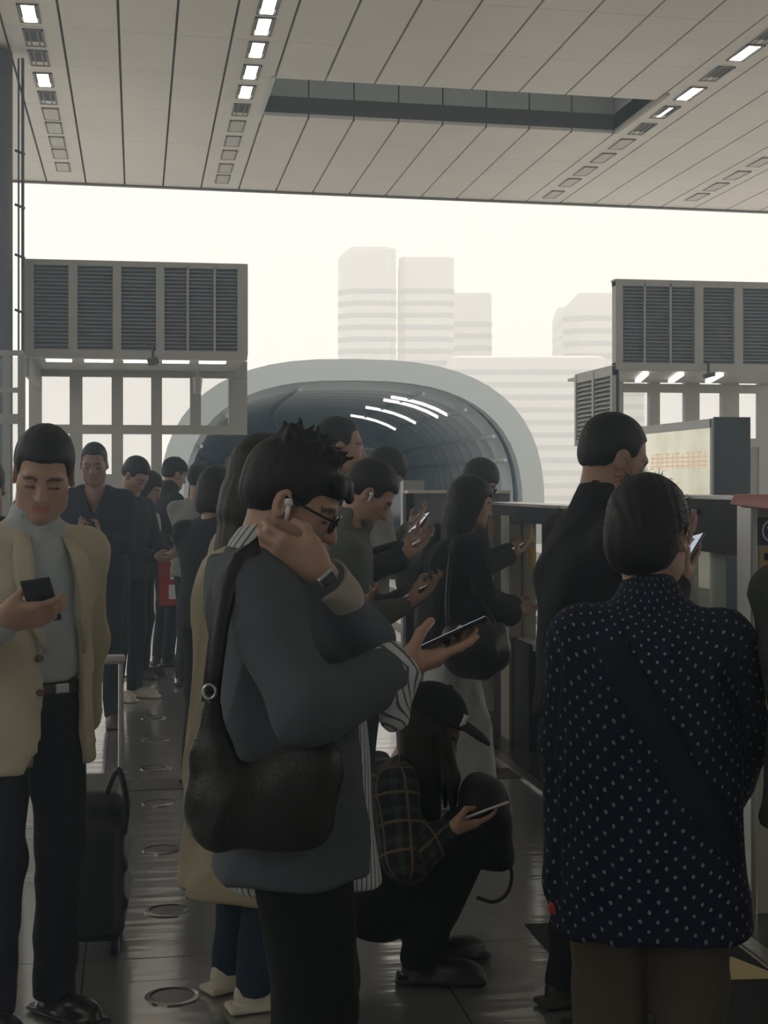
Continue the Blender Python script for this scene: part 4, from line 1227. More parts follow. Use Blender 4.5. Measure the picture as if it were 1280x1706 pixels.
# --- middle group
quick('balding man gazing right behind the young man with glasses', 566, 6.3, 82, 1.78, (0.030, 0.033, 0.038), (0.018, 0.02, 0.024), hair='crop', arms='phone', pitch=2, skin=(.42, .26, .19), phone='white phone held up behind the young man with glasses', phone_body=M_white, lean=.03)
quick('person with thick black hair bowed behind the olive-jacket man', 642, 7.9, 75, 1.68, (0.30, 0.29, 0.27), (0.03, 0.03, 0.034), hair='fringe', arms='phone_hi', pitch=42, phone='phone held by the bowed person behind the olive jacket', lean=.10)
quick('man in olive grey jacket with white earbud looking down at his phone', 616, 5.6, 88, 1.58, (0.10, 0.112, 0.10), (0.022, 0.024, 0.028), hair='short', arms='phone', pitch=42, w=1.12, phone='dark phone held by the olive-jacket man', collar=.012, res=.010, lean=.12, seed=8, earbud=True)
quick('black-haired man with glasses facing right behind the long-haired woman', 800, 8.6, 80, 1.63, (0.035, 0.036, 0.04), (0.02, 0.02, 0.024), hair='fringe', arms='phone', pitch=34, glasses=True, phone='phone held by the man behind the long-haired woman', lean=.09)

# --- woman with long hair, black jacket and long pale skirt
p = Person('long-haired woman in black jacket and long pale skirt facing right', 786, 7.0, 80, 1.52, .08)
p.set_head(14, 0); p.std_arms('phone_low')
R = p.body({i: dict(fdir=nrm(p.arms[i][2] - p.arms[i][1] + V3(0, .05, .05)), palm=nrm(V3(0, -.5, .8)), **HOLD) for i in (0, 1)}, res=.009)
p.top(fabric((0.014, 0.015, 0.018)), .80, 1.22, 1.25, res=.011, wr=.010, ru=.085, rl=.08, rw=.06, seed=12, hemw=1.02)
p.hair('long', res=.009)
k = p.k; S = SDF(); S.frame((0, 0, 0), I3, k)
S.loft([(.10, 0, .02, .25, .22), (.5, 0, .01, .20, .17), (.9, 0, 0, .165, .125), (1.0, 0, 0, .14, .11)], .02)
S.frame(); S.wrinkle(.012, (26, 26, 3), 4)
sdf_mesh('skirt', S, (-.32, -.3, .08), (.32, .32, 1.05), .011, fabric((0.42, 0.45, 0.42)), p.root)
p.shoes(mat('shoe', (.3, .3, .28), .5))
S = SDF(); S.ell((0, 0, 0), (.10, .17, .13), .02); S.cap((0, -.1, .08), (0, .1, .08), .05, None, .03); S.wrinkle(.006, (20, 20, 20), 3)
c = W(792, 1085, 6.72)
e = tag(empty('shoulder_bag', c, p.th), 'round black shoulder bag at the long-haired woman hip', 'bag')
sdf_mesh('pouch', S, (-.16, -.22, -.18), (.16, .22, .18), .012, M_leather, e)
a_ = p.wpt(p.sh[1]); b_ = c
inv = lambda w: (Vector(p.Ri @ np.array([w.x - c.x, w.y - c.y, 0])) + Vector((0, 0, w.z - c.z)))
q1 = inv(a_) + Vector((-.02, -.04, .05))
MB().tube(spline([(0, -.12, .08), q1 + Vector((.09, -.06, -.25)), q1, q1 + Vector((.10, .07, -.25)), (0, .12, .08)]), .011, 8).build('strap', M_leather, e, smooth=True)
# backpack behind her
c = W(716, 938, 7.15)
e = tag(empty('backpack', c, p.th), 'black backpack on the long-haired woman, left of her hair', 'backpack')
S = SDF(); S.box((0, 0, 0), (.15, .085, .20), .07, .02, R=rotm(-22, 0, 0)); S.ell((0, -.09, -.06), (.11, .07, .11), .04); S.wrinkle(.006, (16, 16, 16), 5)
sdf_mesh('bag_body', S, (-.22, -.22, -.28), (.22, .2, .28), .012, fabric((0.02, 0.021, 0.024), .7), e)
MB().tube([(-.05, .06, .17), (0, .06, .21), (.05, .06, .17)], .01, 8).build('grab_loop', M_leather, e)

# --- man in black jacket right, profile
p = quick('man in black jacket in profile facing right, behind the polka-dot woman', 1022, 4.25, 74, 1.695, (0.010, 0.011, 0.014), (0.012, 0.013, 0.016), hair='crop', arms='phone_hi', pitch=22, collar=.006, res=.010, w=1.05, skin=(.36, .22, .16), lean=.07, seed=6, phone='phone held by the profile man in black jacket')
# --- person cut by the right edge
p = quick('person in dark olive jacket cut off by the right edge', 1440, 3.1, 20, 1.60, (0.045, 0.05, 0.042), (0.02, 0.02, 0.02), arms='folded', pitch=10, res=.011, w=1.15, seed=4)

# ------------------------------------------------------------------ print materials that follow the cloth
def cloth_uv(axes):
    """axes: list of (a, b, radius): cloth coordinates around the nearest limb axis, stored on the points"""
    def post(me, v):
        best = np.full(len(v), 1e9); out = np.zeros((len(v), 3))
        for n, (a, b, r) in enumerate(axes):
            a, b = np.asarray(a, float), np.asarray(b, float); t = nrm(b - a); L = np.linalg.norm(b - a)
            q = v - a; h = q @ t; hh = np.clip(h, 0, L); rad = q - hh[:, None] * t; d = np.linalg.norm(rad, axis=1) - r
            ref = V3(0, 1, 0) if abs(t[1]) < .8 else V3(0, 0, 1)
            e1 = nrm(ref - t * (ref @ t)); e2 = np.cross(t, e1)
            ang = np.arctan2(rad @ e2, -(rad @ e1)); sel = d < best; best = np.where(sel, d, best)
            ra = np.clip(np.linalg.norm(rad, axis=1), .02, None); out[sel] = np.stack([ang * (.5 * r + .5 * ra), h + n * .013 + (r - ra) * (1.0 if n == 0 else 0), np.full(len(v), float(n))], 1)[sel]
        at = me.attributes.new('cloth', 'FLOAT_VECTOR', 'POINT'); at.data.foreach_set('vector', out.astype(np.float32).ravel())
    return post
def print_mat(name, kind):
    m = bpy.data.materials.new(name); m.use_nodes = True; nt = m.node_tree; L = nt.links.new
    b = nt.nodes['Principled BSDF']; b.inputs['Roughness'].default_value = .85; b.inputs['Specular IOR Level'].default_value = .2
    at = nt.nodes.new('ShaderNodeAttribute'); at.attribute_name = 'cloth'
    def vm(op, a, bvec=None):
        n = nt.nodes.new('ShaderNodeVectorMath'); n.operation = op; L(a, n.inputs[0])
        if bvec is not None: n.inputs[1].default_value = bvec
        return n.outputs['Value'] if op in ('LENGTH', 'DOT_PRODUCT') else n.outputs[0]
    def mt(op, a, bv):
        n = nt.nodes.new('ShaderNodeMath'); n.operation = op; L(a, n.inputs[0])
        if isinstance(bv, (int, float)): n.inputs[1].default_value = bv
        else: L(bv, n.inputs[1])
        return n.outputs[0]
    mix = nt.nodes.new('ShaderNodeMix'); mix.data_type = 'RGBA'
    if kind == 'dots':
        nz = nt.nodes.new('ShaderNodeTexNoise'); nz.inputs['Scale'].default_value = 9
        L(at.outputs['Vector'], nz.inputs['Vector'])
        w = vm('SCALE', nz.outputs['Color']); w.node.inputs['Scale'].default_value = .5
        a0 = vm('MULTIPLY', at.outputs['Vector'], (1 / .040, 1 / .042, 0))
        s = nt.nodes.new('ShaderNodeVectorMath'); s.operation = 'ADD'; L(a0, s.inputs[0]); L(w, s.inputs[1])
        p = vm('MULTIPLY', s.outputs[0], (1, 1, 0))
        ds = []
        for off in ((0, 0, 0), (.5, .5, 0)):
            f = vm('FRACTION', vm('ADD', p, off)); ds.append(vm('LENGTH', vm('MULTIPLY', vm('SUBTRACT', f, (.5, .5, 0)), (1, 1, 0))))
        d = mt('MINIMUM', ds[0], ds[1])
        msk = mt('LESS_THAN', d, .10)
        L(msk, mix.inputs[0]); mix.inputs[6].default_value = (0.012, 0.014, 0.032, 1); mix.inputs[7].default_value = (0.20, 0.215, 0.25, 1)
    elif kind == 'plaid':
        p = vm('MULTIPLY', at.outputs['Vector'], (1 / .085, 1 / .085, 0))
        sx = nt.nodes.new('ShaderNodeSeparateXYZ'); L(p, sx.inputs[0])
        def line(o, c, w): return mt('LESS_THAN', mt('ABSOLUTE', mt('SUBTRACT', mt('FRACT', o, 0), c), 0), w)
        a = mt('MAXIMUM', line(sx.outputs[0], .5, .05), line(sx.outputs[1], .5, .05))
        g = mt('ADD', mt('MULTIPLY', line(sx.outputs[0], .12, .12), .5), mt('MULTIPLY', line(sx.outputs[1], .12, .12), .5))
        m2 = nt.nodes.new('ShaderNodeMix'); m2.data_type = 'RGBA'; L(g, m2.inputs[0])
        m2.inputs[6].default_value = (0.014, 0.016, 0.022, 1); m2.inputs[7].default_value = (0.05, 0.065, 0.06, 1)
        L(a, mix.inputs[0]); L(m2.outputs[2], mix.inputs[6]); mix.inputs[7].default_value = (0.15, 0.11, 0.055, 1)
    else:
        p = vm('MULTIPLY', at.outputs['Vector'], (1 / .016, 1 / .016, 0)); sx = nt.nodes.new('ShaderNodeSeparateXYZ'); L(p, sx.inputs[0])
        msk = mt('LESS_THAN', mt('FRACT', sx.outputs[0 if kind == 'stripe' else 1], 0), .28)
        L(msk, mix.inputs[0]); mix.inputs[6].default_value = (0.52, 0.54, 0.53, 1); mix.inputs[7].default_value = (0.10, 0.13, 0.16, 1)
    L(mix.outputs[2], b.inputs['Base Color'])
    n = nt.nodes.new('ShaderNodeTexNoise'); n.inputs['Scale'].default_value = 200; bp = nt.nodes.new('ShaderNodeBump'); bp.inputs['Strength'].default_value = .2; bp.inputs['Distance'].default_value = .002
    L(n.outputs['Fac'], bp.inputs['Height']); L(bp.outputs['Normal'], b.inputs['Normal'])
    return m
M_dots = print_mat('polka_dot_cloth', 'dots'); M_plaid = print_mat('plaid_cloth', 'plaid'); M_stripe = print_mat('striped_cloth', 'stripe'); M_stripe2 = print_mat('striped_cuff', 'cross')

def patch(name, rows, m, parent, th=.005, smooth=True):
    """rows: list of polylines (same length); thick draped sheet"""
    R = [[Vector(p) for p in r] for r in rows]; n, k = len(R), len(R[0])
    nor = [[None] * k for _ in range(n)]
    for i in range(n):
        for j in range(k):
            a = R[min(i+1, n-1)][j] - R[max(i-1, 0)][j]; b = R[i][min(j+1, k-1)] - R[i][max(j-1, 0)]
            nor[i][j] = a.cross(b).normalized()
    v = [p for r in R for p in r] + [R[i][j] + nor[i][j] * th for i in range(n) for j in range(k)]
    N = n * k; f = []
    for i in range(n - 1):
        for j in range(k - 1):
            a, b, c, d_ = i*k+j, i*k+j+1, (i+1)*k+j+1, (i+1)*k+j
            f += [(a, d_, c, b), (N+a, N+b, N+c, N+d_)]
    for i in range(n - 1):
        f += [(i*k, N+i*k, N+(i+1)*k, (i+1)*k), (i*k+k-1, (i+1)*k+k-1, N+(i+1)*k+k-1, N+i*k+k-1)]
    for j in range(k - 1):
        f += [(j, j+1, N+j+1, N+j), ((n-1)*k+j, N+(n-1)*k+j, N+(n-1)*k+j+1, (n-1)*k+j+1)]
    return MB().add(v, f).build(name, m, parent, smooth=smooth)
def torso_y(keys, k, x, z, sign=1, off=.0, p=2.3):
    K = np.asarray(keys) * k; cy, rx, ry = [np.interp(z, K[:, 0], K[:, i]) for i in (2, 3, 4)]
    return cy + sign * (ry * max(1 - (abs(x) / rx) ** p, .02) ** (1 / p) + off)

# ------------------------------------------------------------------ man in the cream blazer (left)
p = Person('man in cream blazer looking down at his phone, left foreground', 73, 4.1, 137, 1.65, .075, (.46, .285, .20))
p.set_head(24, -32, -4)
p.arms[1] = (p.sh[1], p.J(-70, 1105, 4.0), p.J(8, 1032, 3.78))
p.arms[0] = (p.sh[0], p.J(146, 1062, 4.38), p.J(140, 1195, 4.56))
R = p.body({1: dict(fdir=p.D(.93, .05, .14), palm=p.D(0, .75, .6), curls=[(6, 22, 25), (8, 24, 26), (10, 26, 28), (12, 28, 30)], thumb=((.03, .045, -.012), (.06, .06, -.035), (.085, .045, -.05))),
            0: dict(fdir=p.D(.15, 0, -1), palm=p.D(-.9, .2, 0), curl=55)}, res=.0052)
p.phone('black phone held up by the cream blazer man', p.arms[1][2], R[1], c=(.100, .028, -.020), dim=(.037, .072, .0045), screen=True)
p.hair('short', res=.006)
keys = p.torso_keys(.95, .90, .92)
def cut(S):
    zz = np.array([.70, .76, .80, .97, 1.10, 1.28, 1.36, 1.44]) * p.k; xl = np.array([-.135, -.125, -.12, -.11, -.105, -.075, -.06, -.045]) * 1.0; xr = np.array([.10, .075, .045, .025, .035, .06, .062, .05])
    def f(P):
        z = P[..., 2]; a = np.interp(z, zz, xl); b = np.interp(z, zz, xr)
        return np.maximum(np.maximum(a - P[..., 0], P[..., 0] - b), .02 - P[..., 1]).astype(np.float32)
    S.fn(f, .006, 's')
cream = fabric((0.56, 0.50, 0.36), noise=.05)
p.top(cream, .735, 1.06, 1.10, res=.009, name='blazer', upto=(1.0, .86), wr=.0045, seed=21, extra=cut, ru=.070, rl=.060, rw=.052, hemw=1.06)
p.top(fabric((0.42, 0.46, 0.48), noise=.05), .985, .90, .93, res=.009, name='shirt', upto=(.5, .93), wr=.004, seed=22, ru=.05, rl=.045, rw=.044, collar=.004)
kk = p.torso_keys(.735, 1.06, 1.10)
for sg, pts in ((1, [((.052, 1.40), (.085, 1.405)), ((.060, 1.33), (.115, 1.345)), ((.062, 1.24), (.115, 1.27)), ((.040, 1.16), (.085, 1.18)), ((.012, 1.07), (.025, 1.075))]), (-1, [((-.045, 1.40), (-.085, 1.405)), ((-.062, 1.33), (-.118, 1.345)), ((-.080, 1.24), (-.13, 1.26)), ((-.098, 1.14), (-.125, 1.15)), ((-.104, 1.06), (-.112, 1.06))])):
    rows = []
    for a, b_ in pts:
        rows.append([(a[0] + (b_[0] - a[0]) * t, torso_y(kk, p.k, a[0] + (b_[0] - a[0]) * t, (a[1] + (b_[1] - a[1]) * t) * p.k, 1, .008 + .004 * t), (a[1] + (b_[1] - a[1]) * t) * p.k) for t in (0, .33, .66, 1)])
    if sg < 0: rows = [r[::-1] for r in rows]
    patch('lapel', rows, cream, p.root, .006)
for z in (1.06, .965):
    x = .042; y = torso_y(kk, p.k, x, z * p.k, 1, .006)
    MB().tube([(x, y - .004, z * p.k), (x, y + .006, z * p.k)], .010, 14).build('button', mat('button_brown', (0.16, 0.07, 0.03), .4), p.root)
# shirt collar flaps and placket
for sg in (-1, 1):
    z0 = p.neck[2]
    rows = [[(sg * .050, p.neck[1] + .012, z0 + .03), (sg * .030, p.neck[1] + .055, z0 + .012), (sg * .006, p.neck[1] + .074, z0 - .006)],
            [(sg * .078, p.neck[1] + .015, z0 - .008), (sg * .055, p.neck[1] + .070, z0 - .035), (sg * .030, p.neck[1] + .088, z0 - .060)]]
    if sg > 0: rows = [r[::-1] for r in rows]
    patch('shirt_collar', rows, fabric((0.46, 0.50, 0.52), noise=.05), p.root, .004)
S = SDF(); S.frame((0, 0, 0), I3, p.k); S.loft([(.948, 0, 0, .160, .124), (.986, 0, 0, .160, .124)], .005, kc=.004); S.frame()
sdf_mesh('belt', S, (-.2, -.16, .94 * p.k), (.2, .16, 1.01 * p.k), .008, M_leather, p.root)
MB().box((-.062, .116, .953 * p.k), (-.018, .1235, .981 * p.k)).build('belt_buckle', M_steel, p.root, bevel=.004)
p.trousers(fabric((0.008, 0.009, 0.012)), 1.08, res=.011, seed=23); p.shoes(mat('shoe_black_leather', (.01, .01, .01), .3), res=.008)

# suitcase standing beside him
g = ground(150, 1592); c = Vector((g.x, g.y + .16, 0))
e = tag(empty('suitcase', c, -YAW + .12), 'black rolling suitcase with raised handle beside the cream blazer man', 'suitcase')
S = SDF(); S.box((0, 0, .28), (.115, .19, .24), .05, .01); S.box((0, -.17, .25), (.09, .05, .17), .03, .02)
for zz in (.16, .28, .40): S.box((.12, 0, zz), (.006, .16, .02), .004, .006)
sdf_mesh('shell', S, (-.16, -.26, .02), (.16, .24, .56), .010, mat('suitcase_black', (0.012, 0.013, 0.016), .45, bump=.2, bscale=150), e)
for sx in (-.085, .085):
    MB().tube([(sx, .17, .5), (sx, .19, .895)], .009, 8).build('handle_tube', M_steel, e)
    for sy in (-.15, .15): MB().tube([(sx - .012, sy, .028), (sx + .012, sy, .028)], .028, 14).build('wheel', M_dark, e)
MB().box((-.10, .165, .885), (.10, .21, .915)).build('handle_grip', M_phone_s, e, bevel=.01)
MB().tube(spline([(.06, -.2, .52), (.10, -.22, .60), (.125, -.22, .50), (.12, -.21, .42)]), .010, 8).build('strap_loop', M_leather, e, smooth=True)

# ------------------------------------------------------------------ woman in the long beige coat
p = Person('woman in long beige coat and jeans standing behind the young man with glasses', 446, 4.4, 62, 1.63, .05)
p.set_head(15, 5); p.std_arms('phone')
p.body({i: dict(fdir=nrm(p.arms[i][2] - p.arms[i][1]), palm=V3(0, -.5, .8), **HOLD) for i in (0, 1)}, res=.008)
p.top(fabric((0.40, 0.355, 0.24), noise=.06), .335, 1.10, 1.22, res=.011, name='coat', wr=.008, seed=31, hemw=1.12, collar=.012)
p.hair('long', M_hairb, res=.008)
p.trousers(fabric((0.020, 0.032, 0.055)), 1.0, res=.011, seed=32); p.shoes(mat('shoe_cream', (.55, .52, .42), .6), res=.007)

# ------------------------------------------------------------------ young man with glasses (centre)
p = Person('young man with glasses in grey jacket in profile, holding a phone, centre foreground', 492, 3.0, 90, 1.66, .0, (.44, .275, .20))
p.hc = p.J(486, 833, 3.0); p.neck = p.J(428, 925, 3.0); p.sh[1] = p.J(428, 985, 2.84); p.sh[0] = p.J(465, 975, 3.16)
p.set_head(27, -4, 0, size=1.0)
p.arms[1] = (p.sh[1], p.J(515, 1182, 2.70), p.J(664, 1118, 2.86))
p.arms[0] = (p.sh[0], p.J(600, 1068, 3.02), p.J(528, 950, 2.88))
R = p.body({1: dict(fdir=p.D(.93, .12, .30), palm=p.D(-.25, .25, .9), curls=[(2, 6, 8), (6, 16, 18), (14, 30, 30), (20, 40, 36)], thumb=((.032, .044, -.022), (.060, .050, -.050), (.088, .044, -.066))),
            0: dict(fdir=p.D(-.86, -.05, .42), palm=p.D(.1, 1, .25), curls=[(22, 40, 30), (24, 45, 32), (28, 48, 34), (30, 50, 34)], thumb=((.03, .045, -.008), (.055, .062, -.02), (.08, .06, -.03)))}, res=.0045, neck_r=.05)
p.phone('phone with bright screen held out by the young man with glasses', p.arms[1][2], R[1], c=(.118, .006, -.030), tilt=6)
p.hair('tuft', res=.005, seed=11)
p.glasses()
f = lambda *a: p.hc + p.HR @ (V3(*a) * p.hs)
MB().tube([f(.086, .004, .004), f(.090, .010, -.006)], .008, 10).tube([f(.090, .010, -.006), f(.088, .018, -.034)], [.005, .0035], 8).build('earbud', M_white, p.root, smooth=True)
grey = fabric((0.085, 0.100, 0.112), noise=.06)
KY = [(.73, 0, .02, .20, .165), (.95, 0, .02, .195, .155), (1.1, 0, .005, .185, .14), (1.24, 0, -.035, .19, .132), (1.31, 0, -.055, .165, .11), (1.355, 0, -.07, .10, .08)]
S = SDF(); S.loft(KY, .02)
for i in (0, 1):
    S.cap(p.neck + (p.sh[i] - p.neck) * .4 - V3(0, 0, .01), p.sh[i], .055, .064, .04); p.sleeve(S, i, .072, .064, .058, upto=.80 if i == 1 else .74)
def opn(P):
    return np.maximum(np.maximum(np.maximum(-.02 - P[..., 0], P[..., 0] - .075), .05 - P[..., 1]), P[..., 2] - 1.08).astype(np.float32)
S.fn(opn, .01, 's')
S.wrinkle(.006, (18, 18, 12), 41)
sdf_mesh('jacket', S, (-.33, -.3, .70), (.42, .36, 1.44), .007, grey, p.root)
# jacket collar and striped shirt
a = p.neck; b_ = p.neck + (p.hc - p.neck) * .35
S = SDF(); S.cap(a - V3(0, 0, .04), b_, .082, .066, .01); S.cap(b_ - V3(0, .0, .004), b_ + (b_ - a), .058, .075, .004, 's'); S.half(b_ + V3(0, -.02, -.03), (0, .25, 1), .006)
sdf_mesh('jacket_collar', S, a - .16, a + .18, .006, grey, p.root)
S = SDF(); S.cap(a, b_ + (b_ - a) * .25, .062, .058, .01); S.cap(b_, b_ + (b_ - a) * 2, .050, .056, .004, 's'); S.half(b_ + V3(0, -.02, .028), (0, -.25, 1), .004)
sdf_mesh('shirt_collar', S, a - .16, a + .2, .005, M_stripe, p.root, cloth_uv([(a, b_, .06)]))
S = SDF(); S.loft([(.70, .02, .035, .10, .155), (.95, .02, .03, .10, .145), (1.1, .02, .01, .10, .13), (1.28, .0, -.03, .10, .11)], .02); S.wrinkle(.005, (10, 30, 10), 43)
sdf_mesh('shirt', S, (-.14, -.2, .68), (.16, .24, 1.31), .007, M_stripe, p.root, cloth_uv([(V3(0, 0, .7), V3(0, 0, 1.3), .15)]))
for i, (u0, u1, r0, r1, m_) in enumerate(((.66, .88, .058, .054, M_stripe2), (.76, .97, .054, .054, M_stripe2))):
    sh, el, wr = p.arms[i]; a = el + (wr - el) * u0; b_ = el + (wr - el) * u1
    S = SDF(); S.cap(a, b_, r0, r1, .01); S.cap(b_ + (b_ - a) * .1, b_ + (b_ - a) * .9, r1 - .012, r1 + .02, .004, 's'); S.half(b_, b_ - a, .004)
    if i == 1: S.cap((a + b_) / 2, (a + b_) / 2 + V3(0, .01, -.075), .045, .03, .03)
    S.wrinkle(.005, (40, 40, 40), 45 + i)
    c0 = (a + b_) / 2
    sdf_mesh('cuff', S, c0 - .17, c0 + .17, .006, M_stripe2 if i == 1 else fabric((0.36, 0.33, 0.27)), p.root, cloth_uv([(a, b_, .05)]))
p.hips = [q + V3(0, .03, 0) for q in p.hips]; p.knees = [q + V3(0, .04, 0) for q in p.knees]; p.ankles = [q + V3(0, .04, 0) for q in p.ankles]
p.trousers(fabric((0.008, 0.009, 0.011)), 1.28, res=.010, seed=44); p.shoes(mat('shoe_dark', (.015, .015, .015), .4))
# watch on the left wrist
sh, el, wr = p.arms[0]; t = nrm(wr - el); c0 = wr - t * .012
u_ = nrm(np.cross(t, p.D(0, -1, 0.0))); w_ = np.cross(u_, t)
wt = MB().tube([c0 + (u_ * math.cos(q) * .031 + w_ * math.sin(q) * .027) for q in np.linspace(0, 2 * math.pi, 25)], .007, 6, cap=False).build('wristwatch', M_phone, p.root, smooth=True)
o = p.D(.25, -.9, .1); n_ = nrm(o - t * (o @ t)); b2 = np.cross(t, n_); c1 = c0 + n_ * .031
MB().hexa([c1 + t * x * .021 + b2 * y * .018 + n_ * z for z in (-.004, .006) for x, y in ((-1, -1), (1, -1), (1, 1), (-1, 1))]).build('watch_case', M_phone_s, wt, bevel=.003)
MB().hexa([c1 + t * x * .018 + b2 * y * .015 + n_ * z for z in (.004, .0072) for x, y in ((-1, -1), (1, -1), (1, 1), (-1, 1))]).build('watch_face', M_phone, wt)

# big black hobo bag on his shoulder
c = W(430, 1330, 2.74)
e = tag(empty('hobo_bag', c, p.th), 'large black leather hobo bag hanging on the young man with glasses', 'bag')
B = lambda px, py, dd=0: V3(dd, (px - 430) / 912, (1330 - py) / 912)
S = SDF(); fl = ((1, 0, 0), .55)
S.cap(B(372, 1345), B(505, 1368), .070, .062, .04, flat=fl); S.cap(B(362, 1340), B(352, 1262), .058, .040, .04, flat=fl); S.cap(B(352, 1262), B(350, 1165), .038, .014, .03, flat=fl)
S.cap(B(430, 1345), B(520, 1300), .070, .055, .04, flat=fl); S.cap(B(440, 1320), B(525, 1262), .045, .040, .04, flat=fl); S.cap(B(520, 1280), B(530, 1225), .040, .018, .03, flat=fl); S.wrinkle(.0055, (22, 20, 16), 51)
sdf_mesh('pouch', S, (-.12, -.2, -.2), (.12, .24, .24), .007, M_leather, e)
strap = [B(351, 1170), B(356, 1120, .0), B(364, 1050, -.01), B(376, 985, -.03), B(398, 935, -.06), B(425, 912, -.10), B(455, 925, -.09), B(480, 985, -.02), B(505, 1090, .03), B(522, 1180, .02), B(529, 1228)]
rows = []
for i, q in enumerate(strap):
    tq = nrm(strap[min(i + 1, len(strap) - 1)] - strap[max(i - 1, 0)]); sd_ = nrm(np.cross(tq, V3(1, 0, 0))) * .017
    rows.append([q - sd_, q - sd_ * .3 + V3(.004, 0, 0), q + sd_ * .3 + V3(.004, 0, 0), q + sd_])
rows_near = rows[:6]; patch('strap', rows_near, M_leather, e, .006)
MB().tube([B(351, 1150) + V3(.016, .011 * math.cos(q), .013 * math.sin(q)) for q in np.linspace(0, 2 * math.pi, 17)], .003, 6, cap=False).build('ring', M_steel, e, smooth=True)

# ------------------------------------------------------------------ woman in the polka-dot coat (right)
p = Person('woman in navy polka-dot coat seen from behind, right foreground', 1082, 3.2, 8, 1.50, .055, (.42, .26, .18))
p.sh[0] = V3(-.165, .0, 1.325) * p.k; p.sh[1] = V3(.165, .0, 1.325) * p.k; p.neck = V3(0, .02, 1.40) * p.k
p.set_head(8, -26)
p.arms[0] = (p.sh[0], p.J(952, 1245, 3.20), p.J(948, 1462, 3.15)); p.arms[1] = (p.sh[1], p.J(1236, 1225, 3.22), p.J(1205, 1320, 3.0 + .35))
p.body({0: dict(fdir=V3(0, .1, -1), palm=V3(1, 0, 0), curl=50), 1: dict(fdir=V3(-.4, .6, .1), palm=V3(0, -.4, .8), **HOLD)}, res=.0055)
KD = [(.65, 0, .0, .238, .19), (.80, 0, 0, .222, .175), (1.0, 0, 0, .205, .160), (1.15, 0, 0, .198, .150), (1.30, 0, .005, .190, .135), (1.37, 0, .012, .150, .11), (1.405, 0, .02, .085, .08), (1.42, 0, .022, .066, .064)]
S = SDF(); S.frame((0, 0, 0), I3, p.k); S.loft(KD, .02, kc=.015); S.frame()
for i in (0, 1):
    S.cap(p.neck + (p.sh[i] - p.neck) * .4 - V3(0, 0, .01), p.sh[i], .050, .066, .05); p.sleeve(S, i, .076, .072, .066, .03, upto=1.0)
S.wrinkle(.005, (16, 16, 9), 61)
a = p.neck - V3(0, 0, .03); b_ = p.neck + (p.hc - p.neck) * .12
S.cap(a, b_, .076, .070, .02)
sdf_mesh('coat', S, (-.40, -.33, .50), (.40, .5, 1.42), .0075, M_dots, p.root,
         cloth_uv([(V3(0, 0, .5), V3(0, .01, 1.38), .19), (p.sh[0] + V3(0, 0, -.03), p.arms[0][1], .07), (p.arms[0][1], p.arms[0][2], .066), (p.sh[1] + V3(0, 0, -.03), p.arms[1][1], .07), (p.arms[1][1], p.arms[1][2], .066)]))
p.hair('updo', res=.005)
r = np.random.default_rng(3); mb = MB()
for i in range(150):
    a = r.uniform(-2.0, 2.0); el = r.uniform(-.5, 1.3)
    dv = nrm((math.sin(a) * math.cos(el) * 1.0, -math.cos(a) * math.cos(el) * .5, math.sin(el)))
    b0 = p.hc + p.HR @ (V3(0, -.02, .03) + dv * V3(.088, .108, .100)) * 1.0
    t1 = p.HR @ nrm(dv + r.normal(size=3) * .7); L = r.uniform(.012, .034)
    mb.tube([b0 - (p.HR @ dv) * .006, b0 + t1 * L * .5, b0 + t1 * L + V3(0, 0, -.010)], [.0006, .0005, .0003], 4, cap=False)
tag(mb.build('stray_hair', M_hair, p.root, smooth=True), kind='stuff')
# dark band across the back and face mask
rows = []
for i in range(13):
    t = i / 12; x = -.118 + .335 * t; z = 1.375 - .55 * t - .10 * t * (1 - t)
    row_ = []
    for q in (-.036, -.012, .012, .036):
        xx, zz = x + q * .85, z + q * .52; xx = max(min(xx, .19), -.19)
        row_.append((xx * p.k, torso_y(KD, p.k, xx * p.k, zz * p.k, -1, .007), zz * p.k))
    rows.append(row_[::-1])
patch('strap', rows, fabric((0.010, 0.012, 0.020)), p.root, .006)
S = SDF(); S.frame(p.hc, p.HR, p.hs); S.ell((0, .045, -.062), (.064, .068, .05), .02); S.half((0, .0, 0), (0, -1, 0), .005); S.half((0, 0, -.02), (0, 0, 1), .005); S.frame()
sdf_mesh('face_mask', S, p.hc - .16, p.hc + .16, .006, fabric((0.6, 0.63, 0.66)), p.root)
p.trousers(fabric((0.095, 0.08, 0.062)), 1.30, res=.011, seed=64); p.shoes(mat('shoe_dark_brown', (.03, .025, .02), .5))
c = W(935, 1500, 3.12)
e = tag(empty('red_bag', c), 'small red bag in the hand of the polka-dot woman', 'bag')
S = SDF(); S.ell((0, 0, -.015), (.028, .03, .022), .01); S.cap((0, 0, 0), (.01, 0, .03), .008, .006, .01); S.wrinkle(.003, (60, 60, 60), 3)
sdf_mesh('pouch', S, (-.05, -.05, -.05), (.05, .05, .05), .005, mat('red_cloth', (0.45, 0.03, 0.02), .6), e)
MB().tube([(.012, 0, .015), (.03, 0, .05), (.045, 0, .02)], .004, 6).build('handle', M_red, e, smooth=True)

